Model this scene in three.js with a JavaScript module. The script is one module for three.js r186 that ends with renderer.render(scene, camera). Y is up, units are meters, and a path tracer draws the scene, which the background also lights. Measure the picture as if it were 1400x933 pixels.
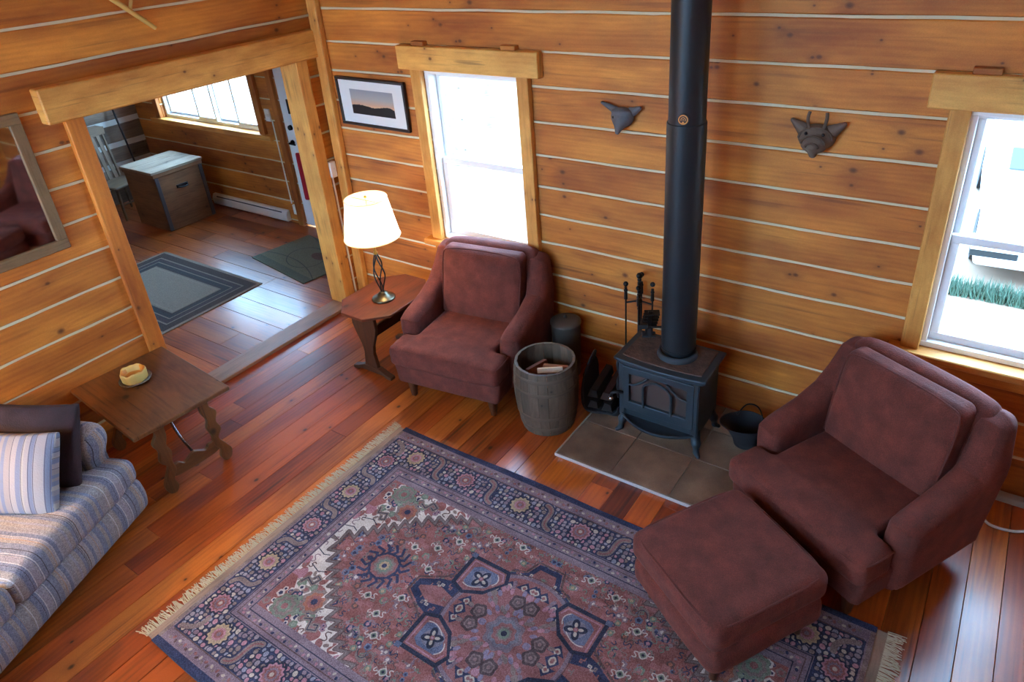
import * as THREE from 'three';
import { mergeGeometries } from 'three/addons/utils/BufferGeometryUtils.js';
import { RoundedBoxGeometry } from 'three/addons/geometries/RoundedBoxGeometry.js';

// ---------------------------------------------------------------- camera, sky, exposure
const scene = new THREE.Scene();
const renderer = new THREE.WebGLRenderer({ antialias: true });
renderer.toneMapping = THREE.LinearToneMapping;
renderer.toneMappingExposure = 0.88;
renderer.shadowMap.enabled = true;
const camera = new THREE.PerspectiveCamera(2 * Math.atan(537 / 980) * 180 / Math.PI, 1400 / 933, 0.05, 200);
camera.position.set(4.848, 3.2, 4.0384);
camera.quaternion.setFromRotationMatrix(new THREE.Matrix4().makeBasis(
  new THREE.Vector3(0.82883262, -0.06770063, -0.55538556),
  new THREE.Vector3(-0.21385423, 0.87894509, -0.42628853),
  new THREE.Vector3(0.51701341, 0.47209338, 0.71402029)));
camera.setViewOffset(1439, 1074, 0, 141, 1400, 933);
scene.add(camera);
// bright overcast day outside, the same all round
scene.background = new THREE.Color().setRGB(0.46, 0.82, 1.27);
scene.backgroundIntensity = 32;

// ---------------------------------------------------------------- helpers
function rng(seed) { let a = seed >>> 0; return () => { a = (a + 0x6D2B79F5) >>> 0; let t = Math.imul(a ^ (a >>> 15), 1 | a); t = (t + Math.imul(t ^ (t >>> 7), 61 | t)) ^ t; return ((t ^ (t >>> 14)) >>> 0) / 4294967296; }; }
const taken = {};
function numbered(n) { if (!(n in taken)) { taken[n] = 0; return n; } taken[n]++; return n + '_' + String(taken[n]).padStart(3, '0'); }
function tag(o, label, category, group, kind) { o.userData.label = label; o.userData.category = category; if (group) o.userData.group = group; if (kind) o.userData.kind = kind; return o; }
function thing(name, label, category, pos = [0, 0, 0], turn = 0, group, kind) {
  const o = new THREE.Group(); o.name = numbered(name); o.position.set(...pos); o.rotation.y = turn; scene.add(o); return tag(o, label, category, group, kind);
}
function part(name, geo, mat, parent, pos, label) {
  const m = new THREE.Mesh(geo, mat); m.name = name; if (pos) m.position.set(...pos); parent.add(m); if (label) m.userData.label = label; return m;
}
function solo(name, geo, mat, label, category, pos, group, kind) {
  const m = new THREE.Mesh(geo, mat); m.name = numbered(name); if (pos) m.position.set(...pos); scene.add(m); return tag(m, label, category, group, kind);
}
// uv in metres; grain runs along the given axis (0 x, 1 y, 2 z)
function gridUV(g, grain = 0, ou = 0, ov = 0) {
  if (g.index) g = g.toNonIndexed();
  const p = g.attributes.position, uv = new Float32Array(p.count * 2), v = [0, 1, 2].map(() => new THREE.Vector3()), e = new THREE.Vector3(), f = new THREE.Vector3();
  for (let i = 0; i < p.count; i += 3) {
    for (let k = 0; k < 3; k++) v[k].fromBufferAttribute(p, i + k);
    e.subVectors(v[1], v[0]); f.subVectors(v[2], v[0]); e.cross(f);
    const a = [Math.abs(e.x), Math.abs(e.y), Math.abs(e.z)]; const n = a.indexOf(Math.max(...a));
    let U, V; if (n !== grain) { U = grain; V = 3 - n - grain; } else { U = (n + 1) % 3; V = (n + 2) % 3; if (U > V) [U, V] = [V, U]; }
    for (let k = 0; k < 3; k++) { const c = v[k].toArray(); uv[(i + k) * 2] = c[U] + ou; uv[(i + k) * 2 + 1] = c[V] + ov; }
  }
  g.setAttribute('uv', new THREE.BufferAttribute(uv, 2)); return g;
}
// box with chamfered edges, 44 triangles
function cbox(w, h, d, c = 0.004, grain = 0, ou = 0, ov = 0) {
  c = Math.min(c, w * 0.45, h * 0.45, d * 0.45);
  const X = w / 2, Y = h / 2, Z = d / 2, pos = [];
  const V = (sx, sy, sz, ax) => [sx * (X - (ax === 0 ? 0 : c)), sy * (Y - (ax === 1 ? 0 : c)), sz * (Z - (ax === 2 ? 0 : c))];
  const tri = (a, b, q) => { // orient outwards
    const n = [(b[1] - a[1]) * (q[2] - a[2]) - (b[2] - a[2]) * (q[1] - a[1]), (b[2] - a[2]) * (q[0] - a[0]) - (b[0] - a[0]) * (q[2] - a[2]), (b[0] - a[0]) * (q[1] - a[1]) - (b[1] - a[1]) * (q[0] - a[0])];
    const m = [a[0] + b[0] + q[0], a[1] + b[1] + q[1], a[2] + b[2] + q[2]];
    if (n[0] * m[0] + n[1] * m[1] + n[2] * m[2] < 0) pos.push(...a, ...q, ...b); else pos.push(...a, ...b, ...q);
  };
  const quad = (a, b, q, r) => { tri(a, b, q); tri(a, q, r); };
  for (const s of [-1, 1]) {
    quad(V(s, -1, -1, 0), V(s, 1, -1, 0), V(s, 1, 1, 0), V(s, -1, 1, 0));
    quad(V(-1, s, -1, 1), V(1, s, -1, 1), V(1, s, 1, 1), V(-1, s, 1, 1));
    quad(V(-1, -1, s, 2), V(1, -1, s, 2), V(1, 1, s, 2), V(-1, 1, s, 2));
    for (const t of [-1, 1]) {
      quad(V(s, t, -1, 0), V(s, t, 1, 0), V(s, t, 1, 1), V(s, t, -1, 1));
      quad(V(s, -1, t, 0), V(s, 1, t, 0), V(s, 1, t, 2), V(s, -1, t, 2));
      quad(V(-1, s, t, 1), V(1, s, t, 1), V(1, s, t, 2), V(-1, s, t, 2));
      for (const r of [-1, 1]) tri(V(s, t, r, 0), V(s, t, r, 1), V(s, t, r, 2));
    }
  }
  const g = new THREE.BufferGeometry(); g.setAttribute('position', new THREE.Float32BufferAttribute(pos, 3));
  gridUV(g, grain, ou, ov); g.computeVertexNormals(); return g;
}
const at = (g, x, y, z) => g.translate(x, y, z);
function merge(list) { return mergeGeometries(list.map((g) => { g = g.index ? g.toNonIndexed() : g; for (const k of Object.keys(g.attributes)) if (!['position', 'normal', 'uv'].includes(k)) g.deleteAttribute(k); return g; })); }
function tube(pts, r, n = 24, rad = 8, closed = false) { return new THREE.TubeGeometry(new THREE.CatmullRomCurve3(pts.map((p) => new THREE.Vector3(...p)), closed), n, r, rad, closed); }
function rod(a, b, r, r2 = r, rad = 10) {
  const A = new THREE.Vector3(...a), B = new THREE.Vector3(...b), L = A.distanceTo(B), g = new THREE.CylinderGeometry(r2, r, L, rad);
  g.applyQuaternion(new THREE.Quaternion().setFromUnitVectors(new THREE.Vector3(0, 1, 0), B.clone().sub(A).normalize())); g.translate((A.x + B.x) / 2, (A.y + B.y) / 2, (A.z + B.z) / 2); return g;
}
function lathe(p, n = 32) { return new THREE.LatheGeometry(p.map(([r, y]) => new THREE.Vector2(r, y)), n); }
function extrude(pts, depth, bevel = 0.004, smooth = false) {
  const s = new THREE.Shape();
  if (smooth) { s.moveTo(...pts[0]); s.splineThru(pts.slice(1).concat([pts[0]]).map((p) => new THREE.Vector2(...p))); } else s.setFromPoints(pts.map((p) => new THREE.Vector2(...p)));
  const g = new THREE.ExtrudeGeometry(s, { depth: depth - 2 * bevel, bevelEnabled: bevel > 0, bevelSize: bevel, bevelThickness: bevel, bevelSegments: 2, bevelOffset: -bevel, curveSegments: 10 });
  return g.translate(0, 0, -depth / 2 + bevel);
}
// --- signed distance shapes meshed with surface nets
const mx = Math.max, mn = Math.min;
const sBox = (x, y, z, X, Y, Z, r) => { const a = Math.abs(x) - X + r, b = Math.abs(y) - Y + r, c = Math.abs(z) - Z + r; return Math.hypot(mx(a, 0), mx(b, 0), mx(c, 0)) + mn(mx(a, b, c), 0) - r; };
const smin = (a, b, k) => { const h = mx(k - Math.abs(a - b), 0) / k; return mn(a, b) - h * h * k / 4; };
const sEll = (x, y, z, a, b, c) => { const k0 = Math.hypot(x / a, y / b, z / c), k1 = Math.hypot(x / a / a, y / b / b, z / c / c); return k1 < 1e-9 ? -mn(a, b, c) : k0 * (k0 - 1) / k1; };
const sCap = (x, y, z, a, b, ra, rb) => { const bx = b[0] - a[0], by = b[1] - a[1], bz = b[2] - a[2]; const t = mx(0, mn(1, ((x - a[0]) * bx + (y - a[1]) * by + (z - a[2]) * bz) / (bx * bx + by * by + bz * bz))); return Math.hypot(x - a[0] - bx * t, y - a[1] - by * t, z - a[2] - bz * t) - ra - (rb - ra) * t; };
function sPoly(px, py, v) {
  let d = 1e9, s = 1;
  for (let i = 0, j = v.length - 1; i < v.length; j = i++) {
    const ex = v[j][0] - v[i][0], ey = v[j][1] - v[i][1], wx = px - v[i][0], wy = py - v[i][1], t = mx(0, mn(1, (wx * ex + wy * ey) / (ex * ex + ey * ey)));
    d = mn(d, (wx - ex * t) ** 2 + (wy - ey * t) ** 2);
    const c1 = py >= v[i][1], c2 = py < v[j][1], c3 = ex * wy > ey * wx; if ((c1 && c2 && c3) || (!c1 && !c2 && !c3)) s = -s;
  }
  return s * Math.sqrt(d);
}
const sSlab = (d2, w, hw, r) => { const a = d2 + r, b = Math.abs(w) - hw + r; return Math.hypot(mx(a, 0), mx(b, 0)) + mn(mx(a, b), 0) - r; };
function sdfGeo(f, lo, hi, cell, grain = 0) {
  const n = [0, 1, 2].map((k) => Math.ceil((hi[k] - lo[k]) / cell) + 1), [nx, ny, nz] = n, vals = new Float32Array(nx * ny * nz), id = (i, j, k) => (k * ny + j) * nx + i;
  for (let k = 0; k < nz; k++) for (let j = 0; j < ny; j++) for (let i = 0; i < nx; i++) vals[id(i, j, k)] = f(lo[0] + i * cell, lo[1] + j * cell, lo[2] + k * cell);
  const vid = new Int32Array(nx * ny * nz).fill(-1), P = [], N = [], idx = [];
  const h = cell * 0.2, grad = (x, y, z) => { const g = [f(x + h, y, z) - f(x - h, y, z), f(x, y + h, z) - f(x, y - h, z), f(x, y, z + h) - f(x, y, z - h)]; const l = Math.hypot(...g) || 1; return [g[0] / l, g[1] / l, g[2] / l]; };
  for (let k = 0; k < nz - 1; k++) for (let j = 0; j < ny - 1; j++) for (let i = 0; i < nx - 1; i++) {
    let c = 0, sx = 0, sy = 0, sz = 0; const v = [];
    for (let q = 0; q < 8; q++) v.push(vals[id(i + (q & 1), j + ((q >> 1) & 1), k + (q >> 2))]);
    for (let a = 0; a < 8; a++) for (let b = 1; b < 8; b <<= 1) if (!(a & b)) { const A = v[a], B = v[a | b]; if ((A < 0) !== (B < 0)) { const t = A / (A - B); sx += (a & 1) + (b === 1 ? t : 0); sy += ((a >> 1) & 1) + (b === 2 ? t : 0); sz += (a >> 2) + (b === 4 ? t : 0); c++; } }
    if (!c) continue;
    let x = lo[0] + (i + sx / c) * cell, y = lo[1] + (j + sy / c) * cell, z = lo[2] + (k + sz / c) * cell, g;
    for (let r = 0; r < 2; r++) { g = grad(x, y, z); const d = mx(-cell, mn(cell, f(x, y, z))); x -= g[0] * d; y -= g[1] * d; z -= g[2] * d; }
    g = grad(x, y, z); vid[id(i, j, k)] = P.length / 3; P.push(x, y, z); N.push(...g);
  }
  const quad = (a, b, c, d, flip) => { if (a < 0 || b < 0 || c < 0 || d < 0) return; if (flip) idx.push(a, c, b, a, d, c); else idx.push(a, b, c, a, c, d); };
  for (let k = 1; k < nz - 1; k++) for (let j = 1; j < ny - 1; j++) for (let i = 1; i < nx - 1; i++) {
    const A = vals[id(i, j, k)] < 0;
    if (A !== vals[id(i + 1, j, k)] < 0) quad(vid[id(i, j - 1, k - 1)], vid[id(i, j, k - 1)], vid[id(i, j, k)], vid[id(i, j - 1, k)], !A);
    if (A !== vals[id(i, j + 1, k)] < 0) quad(vid[id(i - 1, j, k - 1)], vid[id(i - 1, j, k)], vid[id(i, j, k)], vid[id(i, j, k - 1)], !A);
    if (A !== vals[id(i, j, k + 1)] < 0) quad(vid[id(i - 1, j - 1, k)], vid[id(i, j - 1, k)], vid[id(i, j, k)], vid[id(i - 1, j, k)], !A);
  }
  let g = new THREE.BufferGeometry(); g.setAttribute('position', new THREE.Float32BufferAttribute(P, 3)); g.setAttribute('normal', new THREE.Float32BufferAttribute(N, 3)); g.setIndex(idx);
  return gridUV(g, grain);
}

// ---------------------------------------------------------------- textures
function hash(x, y, s) { let h = Math.imul(x, 374761393) + Math.imul(y, 668265263) + Math.imul(s, 2147483647 ^ 1274126177); h = Math.imul(h ^ (h >>> 13), 1274126177); return ((h ^ (h >>> 16)) >>> 0) / 4294967296; }
function vn(x, y, px, py, s) { // periodic value noise
  const xi = Math.floor(x), yi = Math.floor(y); let fx = x - xi, fy = y - yi; fx = fx * fx * (3 - 2 * fx); fy = fy * fy * (3 - 2 * fy);
  const w = (a, p) => ((a % p) + p) % p, x0 = w(xi, px), x1 = w(xi + 1, px), y0 = w(yi, py), y1 = w(yi + 1, py);
  return (hash(x0, y0, s) * (1 - fx) + hash(x1, y0, s) * fx) * (1 - fy) + (hash(x0, y1, s) * (1 - fx) + hash(x1, y1, s) * fx) * fy;
}
const fbm = (u, v, px, py, s, o = 3) => { let t = 0, a = 0.5, n = 0; for (let k = 0; k < o; k++) { t += a * vn(u * px, v * py, px, py, s + k * 17); n += a; a /= 2; px *= 2; py *= 2; } return t / n; };
function dataTex(w, h, fn, wu, hv, color = true) {
  const d = new Uint8Array(w * h * 4);
  for (let y = 0; y < h; y++) for (let x = 0; x < w; x++) { const c = fn((x + 0.5) / w, (y + 0.5) / h), i = (y * w + x) * 4; d[i] = mx(0, mn(255, c[0])); d[i + 1] = mx(0, mn(255, c[1])); d[i + 2] = mx(0, mn(255, c[2])); d[i + 3] = 255; }
  const t = new THREE.DataTexture(d, w, h); t.wrapS = t.wrapT = THREE.RepeatWrapping; t.magFilter = THREE.LinearFilter; t.minFilter = THREE.LinearMipmapLinearFilter; t.generateMipmaps = true;
  if (color) t.colorSpace = THREE.SRGBColorSpace; t.repeat.set(1 / wu, 1 / hv); t.needsUpdate = true; return t;
}
const mixc = (a, b, t) => { t = mx(0, mn(1, t)); return [a[0] + (b[0] - a[0]) * t, a[1] + (b[1] - a[1]) * t, a[2] + (b[2] - a[2]) * t]; };
function woodTex(w, h, LU, LV, pal, knots, seed, streak = 1) {
  const R = rng(seed), K = [...Array(knots)].map(() => [R() * LU, R() * LV, 0.007 + R() * R() * 0.022]);
  return dataTex(w, h, (u, v) => {
    let warp = fbm(u, v, 3, 3, seed, 3) * 0.09, dark = 0;
    for (const [ku, kv, kr] of K) {
      let du = u * LU - ku, dv = v * LV - kv; du -= Math.round(du / LU) * LU; dv -= Math.round(dv / LV) * LV;
      const r = Math.hypot(du * 0.75, dv), g = Math.exp(-((r / (kr * 2.4)) ** 2)); warp += g * kr * 1.6 * Math.sign(dv || 1); dark += Math.max(0, 1 - r / kr) * 0.95 + g * 0.22;
    }
    const y = v * LV + warp, s = 0.5 + 0.5 * Math.sin(y * 2 * Math.PI / 0.034 + fbm(u, v, 5, 9, seed + 3, 2) * 9), fine = fbm(u, v, 4, 120, seed + 5, 3), mott = fbm(u, v, 7, 9, seed + 9, 5), crack = Math.max(0, fbm(u, v, 3, 46, seed + 21, 3) - 0.7) * 2.2, blot = fbm(u, v, 2, 3, seed + 12, 2);
    let c = mixc(pal[0], pal[1], 0.33 + 0.13 * s * streak + 0.24 * (fine - 0.5) * streak + 0.95 * (mott - 0.5) + 0.9 * (blot - 0.5) + 0.3);
    c = mixc(c, pal[2], mn(0.9, dark + crack)); const n = (hash((u * w) | 0, (v * h) | 0, seed) - 0.5) * 14; return [c[0] + n, c[1] + n, c[2] + n];
  }, LU, LV);
}
const tLog = woodTex(1024, 512, 2.4, 1.0, [[156, 86, 28], [232, 160, 68], [98, 56, 26]], 20, 11, 0.8);
const tFloor = woodTex(1024, 512, 2.4, 0.9, [[114, 48, 16], [206, 116, 45], [56, 27, 14]], 7, 23, 1.2);
const tTrim = woodTex(512, 256, 1.2, 0.6, [[186, 124, 54], [236, 182, 98], [104, 64, 32]], 5, 83, 0.7);
const tGrey = woodTex(512, 256, 1.2, 0.6, [[88, 76, 66], [150, 136, 120], [52, 44, 38]], 4, 31, 1.2);
const tDark = woodTex(512, 256, 1.2, 0.6, [[84, 50, 30], [148, 96, 60], [44, 26, 18]], 4, 37, 1.1);
const tFuzz = dataTex(512, 512, (u, v) => { const a = fbm(u, v, 9, 9, 41, 4), b = hash((u * 512) | 0, (v * 512) | 0, 43), n = 200 + (a - 0.5) * 90 + (b - 0.5) * 100; return [n, n, n]; }, 0.6, 0.6);
const tFuzzBump = dataTex(512, 512, (u, v) => { const b = 110 + fbm(u, v, 120, 120, 47, 2) * 130; return [b, b, b]; }, 0.6, 0.6, false);
const tRough = dataTex(256, 256, (u, v) => { const b = fbm(u, v, 24, 24, 53, 3) * 255; return [b, b, b]; }, 0.3, 0.3, false);
const tSlate = dataTex(512, 512, (u, v) => { const a = fbm(u, v, 6, 6, 61, 5), b = fbm(u, v, 3, 3, 67, 3), n = (hash((u * 512) | 0, (v * 512) | 0, 62) - 0.5) * 18; return mixc([104, 84, 68], [160, 138, 116], 0.5 + (a - 0.5) * 1.5 + (b - 0.5)).map((q) => q + n); }, 1.1, 1.1);
const tRust = dataTex(256, 256, (u, v) => { const a = fbm(u, v, 14, 14, 71, 4), b = hash((u * 256) | 0, (v * 256) | 0, 72); return mixc([58, 46, 42], [104, 84, 72], a * 1.1 + (b - 0.5) * 0.5); }, 0.4, 0.4);
function canvasTex(w, h, draw, wu = 1, hv = 1) {
  const c = document.createElement('canvas'); c.width = w; c.height = h; const g = c.getContext('2d'); draw(g, w, h, c);
  const t = new THREE.CanvasTexture(c); t.colorSpace = THREE.SRGBColorSpace; t.wrapS = t.wrapT = THREE.RepeatWrapping; t.repeat.set(1 / wu, 1 / hv); return t;
}
// ---------------------------------------------------------------- materials
const std = (o) => new THREE.MeshStandardMaterial(o), phy = (o) => new THREE.MeshPhysicalMaterial(o);
const col = (r, g, b) => new THREE.Color().setRGB(r / 255, g / 255, b / 255, THREE.SRGBColorSpace);
const logMats = [[255, 246, 232], [238, 224, 208], [255, 238, 214], [228, 206, 186], [246, 232, 214]].map((c) => std({ map: tLog, color: col(...c), roughness: 0.62 }));
const trimMats = [[255, 252, 240], [246, 230, 212]].map((c) => std({ map: tTrim, color: col(...c), roughness: 0.6 }));
const greyLogMats = [[235, 226, 220], [205, 196, 190]].map((c) => std({ map: tGrey, color: col(...c), roughness: 0.8 }));
const chinkMat = std({ color: col(214, 200, 164), roughness: 0.9 });
const whiteChink = std({ color: col(206, 206, 200), roughness: 0.9 });
const floorMats = [[240, 230, 214], [232, 190, 172], [198, 158, 144], [244, 228, 176], [182, 138, 128], [240, 206, 186]].map((c) => phy({ map: tFloor, color: col(...c), roughness: 0.42, specularIntensity: 1, clearcoat: 0.6, clearcoatRoughness: 0.23 }));
const entryMats = [[225, 214, 206], [205, 196, 190], [240, 226, 214]].map((c) => phy({ map: tFloor, color: col(...c), roughness: 0.42, specularIntensity: 0.8, clearcoat: 0.55, clearcoatRoughness: 0.21 }));
const vinyl = std({ color: col(238, 240, 240), roughness: 0.4 });
const glass = phy({ color: 0xffffff, roughness: 0, transmission: 1, thickness: 0, ior: 1.45 });
const plastic = std({ color: col(236, 234, 226), roughness: 0.45 });
const fabric = phy({ map: tFuzz, color: col(128, 60, 47), bumpMap: tFuzzBump, bumpScale: 0.003, roughness: 0.95, sheen: 0.35, sheenRoughness: 0.5, sheenColor: col(200, 120, 116) });
const iron = std({ color: col(42, 54, 61), roughness: 0.5, metalness: 0.25, bumpMap: tRough, bumpScale: 0.0008 });
const blackIron = std({ color: col(30, 31, 33), roughness: 0.45, metalness: 0.5 });
const pipeMat = std({ color: col(36, 42, 46), roughness: 0.42, metalness: 0.35 });
const blackCloth = std({ color: col(26, 27, 32), roughness: 0.85 });
const darkWood = std({ map: tDark, roughness: 0.5 });
const redWood = std({ map: tDark, color: col(190, 146, 136), roughness: 0.42 });
const tableWood = std({ map: tDark, color: col(214, 212, 180), roughness: 0.5 });
const legWood = std({ map: tDark, color: col(150, 130, 116), roughness: 0.5 });
const greyWood = std({ map: tGrey, roughness: 0.8 });

// ---------------------------------------------------------------- log walls
const TH = 0.17;
function wallPieces(a0, a1, ys, openings) { // pieces of each course between openings
  const out = [], joints = [], cuts = [...new Set([a0, a1, ...openings.flatMap((o) => [o[0], o[1]])])].filter((c) => c >= a0 && c <= a1).sort((p, q) => p - q);
  for (let k = 0; k < ys.length - 1; k++) {
    const live = new Map();
    for (let i = 0; i < cuts.length - 1; i++) {
      const A = cuts[i], B = cuts[i + 1], m = (A + B) / 2; let iv = [[ys[k], ys[k + 1]]];
      for (const o of openings) if (m > o[0] && m < o[1]) iv = iv.flatMap(([p, q]) => { const r = []; if (p < o[2]) r.push([p, mn(q, o[2])]); if (q > o[3]) r.push([mx(p, o[3]), q]); return r.filter(([s, t]) => t - s > 0.012); });
      for (const [p, q] of iv) { const last = out[out.length - 1]; const key = p + '_' + q, l = live.get(key); if (l && Math.abs(l[1] - A) < 1e-6) l[1] = B; else { const n = [A, B, p, q]; live.set(key, n); out.push(n); } }
    }
    if (k) { let run = null; for (let i = 0; i < cuts.length - 1; i++) { const A = cuts[i], B = cuts[i + 1], m = (A + B) / 2, open = openings.some((o) => m > o[0] && m < o[1] && ys[k] > o[2] - 0.01 && ys[k] < o[3] + 0.01); if (open) { run = null; continue; } if (run) run[1] = B; else { run = [A, B, ys[k]]; joints.push(run); } } }
  }
  return { out, joints };
}
function logWall(name, label, axis, face, side, a0, a1, ys, openings, mats, chinkM, gap, seed) {
  const w = thing(name, label, 'wall', [0, 0, 0], 0, null, 'structure'), R = rng(seed), { out, joints } = wallPieces(a0, a1, ys, openings);
  for (const [A, B, p, q] of out) {
    const proud = (R() - 0.5) * 0.008, L = B - A - 0.001, H = q - p - gap, g = axis === 'x' ? cbox(L, H, TH, 0.006, 0, R() * 9, R() * 9) : cbox(TH, H, L, 0.006, 2, R() * 9, R() * 9), c = face - side * (TH / 2 - proud);
    part('log', g, mats[(R() * mats.length) | 0], w, axis === 'x' ? [(A + B) / 2, (p + q) / 2, c] : [c, (p + q) / 2, (A + B) / 2]);
  }
  for (const [A, B, y] of joints) {
    const L = B - A - 0.002, n = mx(2, Math.round(L / 0.09)), T = TH - 0.014, g = axis === 'x' ? new THREE.BoxGeometry(L, gap + 0.001, T, n, 1, 1) : new THREE.BoxGeometry(T, gap + 0.001, L, 1, 1, n), s = R() * 99, pa = g.attributes.position;
    for (let i = 0; i < pa.count; i++) { const a = axis === 'x' ? pa.getX(i) : pa.getZ(i), out_ = (axis === 'x' ? pa.getZ(i) : pa.getX(i)) * side > 0; if (out_) { const d = 0.004 * Math.sin(a * 9 + s) + 0.003 * Math.sin(a * 23 + s * 2); if (axis === 'x') pa.setZ(i, pa.getZ(i) + d * side * 0.6); else pa.setX(i, pa.getX(i) + d * side * 0.6); pa.setY(i, pa.getY(i) + 0.0022 * Math.sin(a * 7 + s)); } }
    g.computeVertexNormals(); const c = face - side * (T / 2 + 0.003);
    part('chinking', g, chinkM, w, axis === 'x' ? [(A + B) / 2, y, c] : [c, y, (A + B) / 2]);
  }
  return w;
}
const W1 = [1.14, 2.01, 0.83, 2.19], W2 = [4.655, 5.52, 0.83, 2.19], WE = [-4.38, -2.36, 1.08, 2.0], DE = [-1.93, -1.02, -0.1, 2.06], OPEN = [0.25, 1.93, -0.1, 2.24];
const yBack = [-0.06, 0.25, 0.484, 0.723, 0.981, 1.199, 1.419, 1.65, 1.884, 2.127, 2.352, 2.599, 2.83, 3.06, 3.3, 3.9, 4.5];
const yLeft = [-0.06, ...[...Array(13)].map((_, k) => 0.2185 + 0.2325 * k), 3.6, 4.5];
logWall('wall_back', 'honey coloured squared log wall with pale chinking behind the stove', 'x', 0, 1, -0.0, 7.2, yBack, [W1, W2], logMats, chinkMat, 0.015, 5);
logWall('wall_left', 'squared log wall with wide opening to the entry room', 'z', 0, 1, -1.137, 6.5, yLeft, [OPEN, [4.7, 5.7, 0.95, 2.2]], logMats, chinkMat, 0.015, 6);
logWall('wall_entry_back', 'dim log wall of the entry room under the wide window', 'x', -0.967, 1, -5.17, -0.172, [-0.06, 0.03, 0.276, 0.523, 0.762, 1.011, 1.25, 1.49, 1.73, 1.97, 2.21, 2.5], [WE, DE], logMats, chinkMat, 0.014, 7);
logWall('wall_entry_side', 'weathered grey log wall with broad white chinking in the entry room', 'z', -5, 1, -0.965, 3.4, [-0.08, 0.24, 0.5, 0.76, 1.05, 1.33, 1.62, 1.9, 2.2, 2.5], [], greyLogMats, whiteChink, 0.07, 8);
{
  const w = thing('wall_entry_front', 'plain log wall closing the entry room', 'wall', [0, 0, 0], 0, null, 'structure');
  for (const [A, B, p, q] of wallPieces(-5.17, -0.172, [-0.1, 2.5], [[-1.9, -1.0, 1.1, 2.0]]).out) part('wall_panel', cbox(B - A, q - p, TH, 0.004, 0), logMats[1], w, [(A + B) / 2, (p + q) / 2, 3.4 + TH / 2]);
  const r = thing('wall_right', 'timber wall on the right of the room', 'wall', [0, 0, 0], 0, null, 'structure');
  for (const [A, B, p, q] of wallPieces(-0.17, 6.5, [-0.1, 4.5], []).out) part('wall_panel', cbox(TH, q - p, B - A, 0.004, 2), logMats[0], r, [7.2 + TH / 2, (p + q) / 2, (A + B) / 2]);
  const f = thing('wall_front', 'timber wall facing the stove wall', 'wall', [0, 0, 0], 0, null, 'structure');
  for (const [A, B, p, q] of wallPieces(-0.17, 7.37, [-0.1, 4.5], [[0.4, 2.1, 1.1, 2.9], [2.7, 4.7, 3.0, 4.1]]).out) part('wall_panel', cbox(B - A, q - p, TH, 0.004, 0), logMats[0], f, [(A + B) / 2, (p + q) / 2, 6.5 + TH / 2]);
  const c = thing('ceiling', 'board ceiling', 'ceiling', [0, 0, 0], 0, null, 'structure');
  part('ceiling_panel', cbox(7.54, 0.1, 6.84, 0.004, 2), trimMats[0], c, [3.6, 4.55, 3.25]);
  part('ceiling_panel', cbox(5.0, 0.1, 4.7, 0.004, 0), trimMats[1], c, [-2.67, 2.55, 1.22]);
}
// ---------------------------------------------------------------- floors
{
  const f = thing('floor', 'glossy reddish fir plank floor', 'floor', [0, 0, 0], 0, null, 'structure'), R = rng(77);
  part('subfloor', cbox(12.6, 0.08, 7.9, 0.004, 2), darkWood, f, [1.1, -0.0651, 2.7]);
  for (let k = 0; k < 47; k++) {
    const x0 = k === 0 ? 0.0 : 0.025 + 0.155 * k, x1 = 0.025 + 0.155 * (k + 1); if (x0 > 7.2) break;
    const cuts = [0.004]; let z = 0.8 + R() * 3.4; while (z < 6.2) { cuts.push(z); z += 2.2 + R() * 2.4; } cuts.push(6.5);
    for (let i = 0; i < cuts.length - 1; i++) { const L = cuts[i + 1] - cuts[i] - 0.002, w = mn(x1, 7.2) - x0 - 0.0025; part('floor_board', cbox(w, 0.025, L, 0.0016, 2, R() * 9, R() * 9), floorMats[(R() * floorMats.length) | 0], f, [x0 + 0.00125 + w / 2, -0.0125 + (R() - 0.5) * 0.0008, (cuts[i] + cuts[i + 1]) / 2]); }
  }
  const e = thing('floor_entry', 'worn wide plank floor of the entry room', 'floor', [0, 0, 0], 0, null, 'structure');
  for (let k = 0; k < 20; k++) {
    const z0 = -0.965 + 0.2225 * k, z1 = mn(3.4, z0 + 0.2225); if (z0 >= 3.39) break;
    const cuts = [-5, -5 + 1.2 + R() * 2.2]; if (R() > 0.3) cuts.push(cuts[1] + 1 + R()); cuts.push(-0.172);
    for (let i = 0; i < cuts.length - 1; i++) { const L = cuts[i + 1] - cuts[i] - 0.002; part('floor_board', cbox(L, 0.025, z1 - z0 - 0.003, 0.0016, 0, R() * 9, R() * 9), entryMats[(R() * 3) | 0], e, [(cuts[i] + cuts[i + 1]) / 2, -0.0125, (z0 + z1) / 2]); }
  }
}
// ---------------------------------------------------------------- opening casing, corner post
{
  const t = thing('trim_1', 'rough timber casing around the wide opening to the entry room', 'door casing', [0, 0, 0], 0, null, 'structure');
  part('jamb', cbox(0.21, 2.2, 0.115, 0.006, 1, 0.3, 0.2), trimMats[1], t, [-0.07, 1.135, 0.1925]);
  part('jamb', cbox(0.21, 2.2, 0.115, 0.006, 1, 1.3, 0.6), logMats[2], t, [-0.07, 1.135, 1.985]);
  part('lintel', cbox(0.25, 0.21, 2.16, 0.008, 2, 0.7, 0.33), trimMats[0], t, [-0.035, 2.34, 1.075]);
  part('threshold', cbox(0.205, 0.034, 1.92, 0.005, 2, 2.1, 0.1), std({ map: tGrey, color: col(255, 214, 186), roughness: 0.45 }), t, [-0.05, 0.0175, 1.05]);
  const p = solo('trim_2', cbox(0.1, 4.42, 0.06, 0.008, 1, 0.5, 0.8), trimMats[1], 'slim upright corner post between the two log walls', 'post', [0.105, 2.21, 0.033], null, 'structure'); p.rotation.z = -0.024;
}
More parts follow.
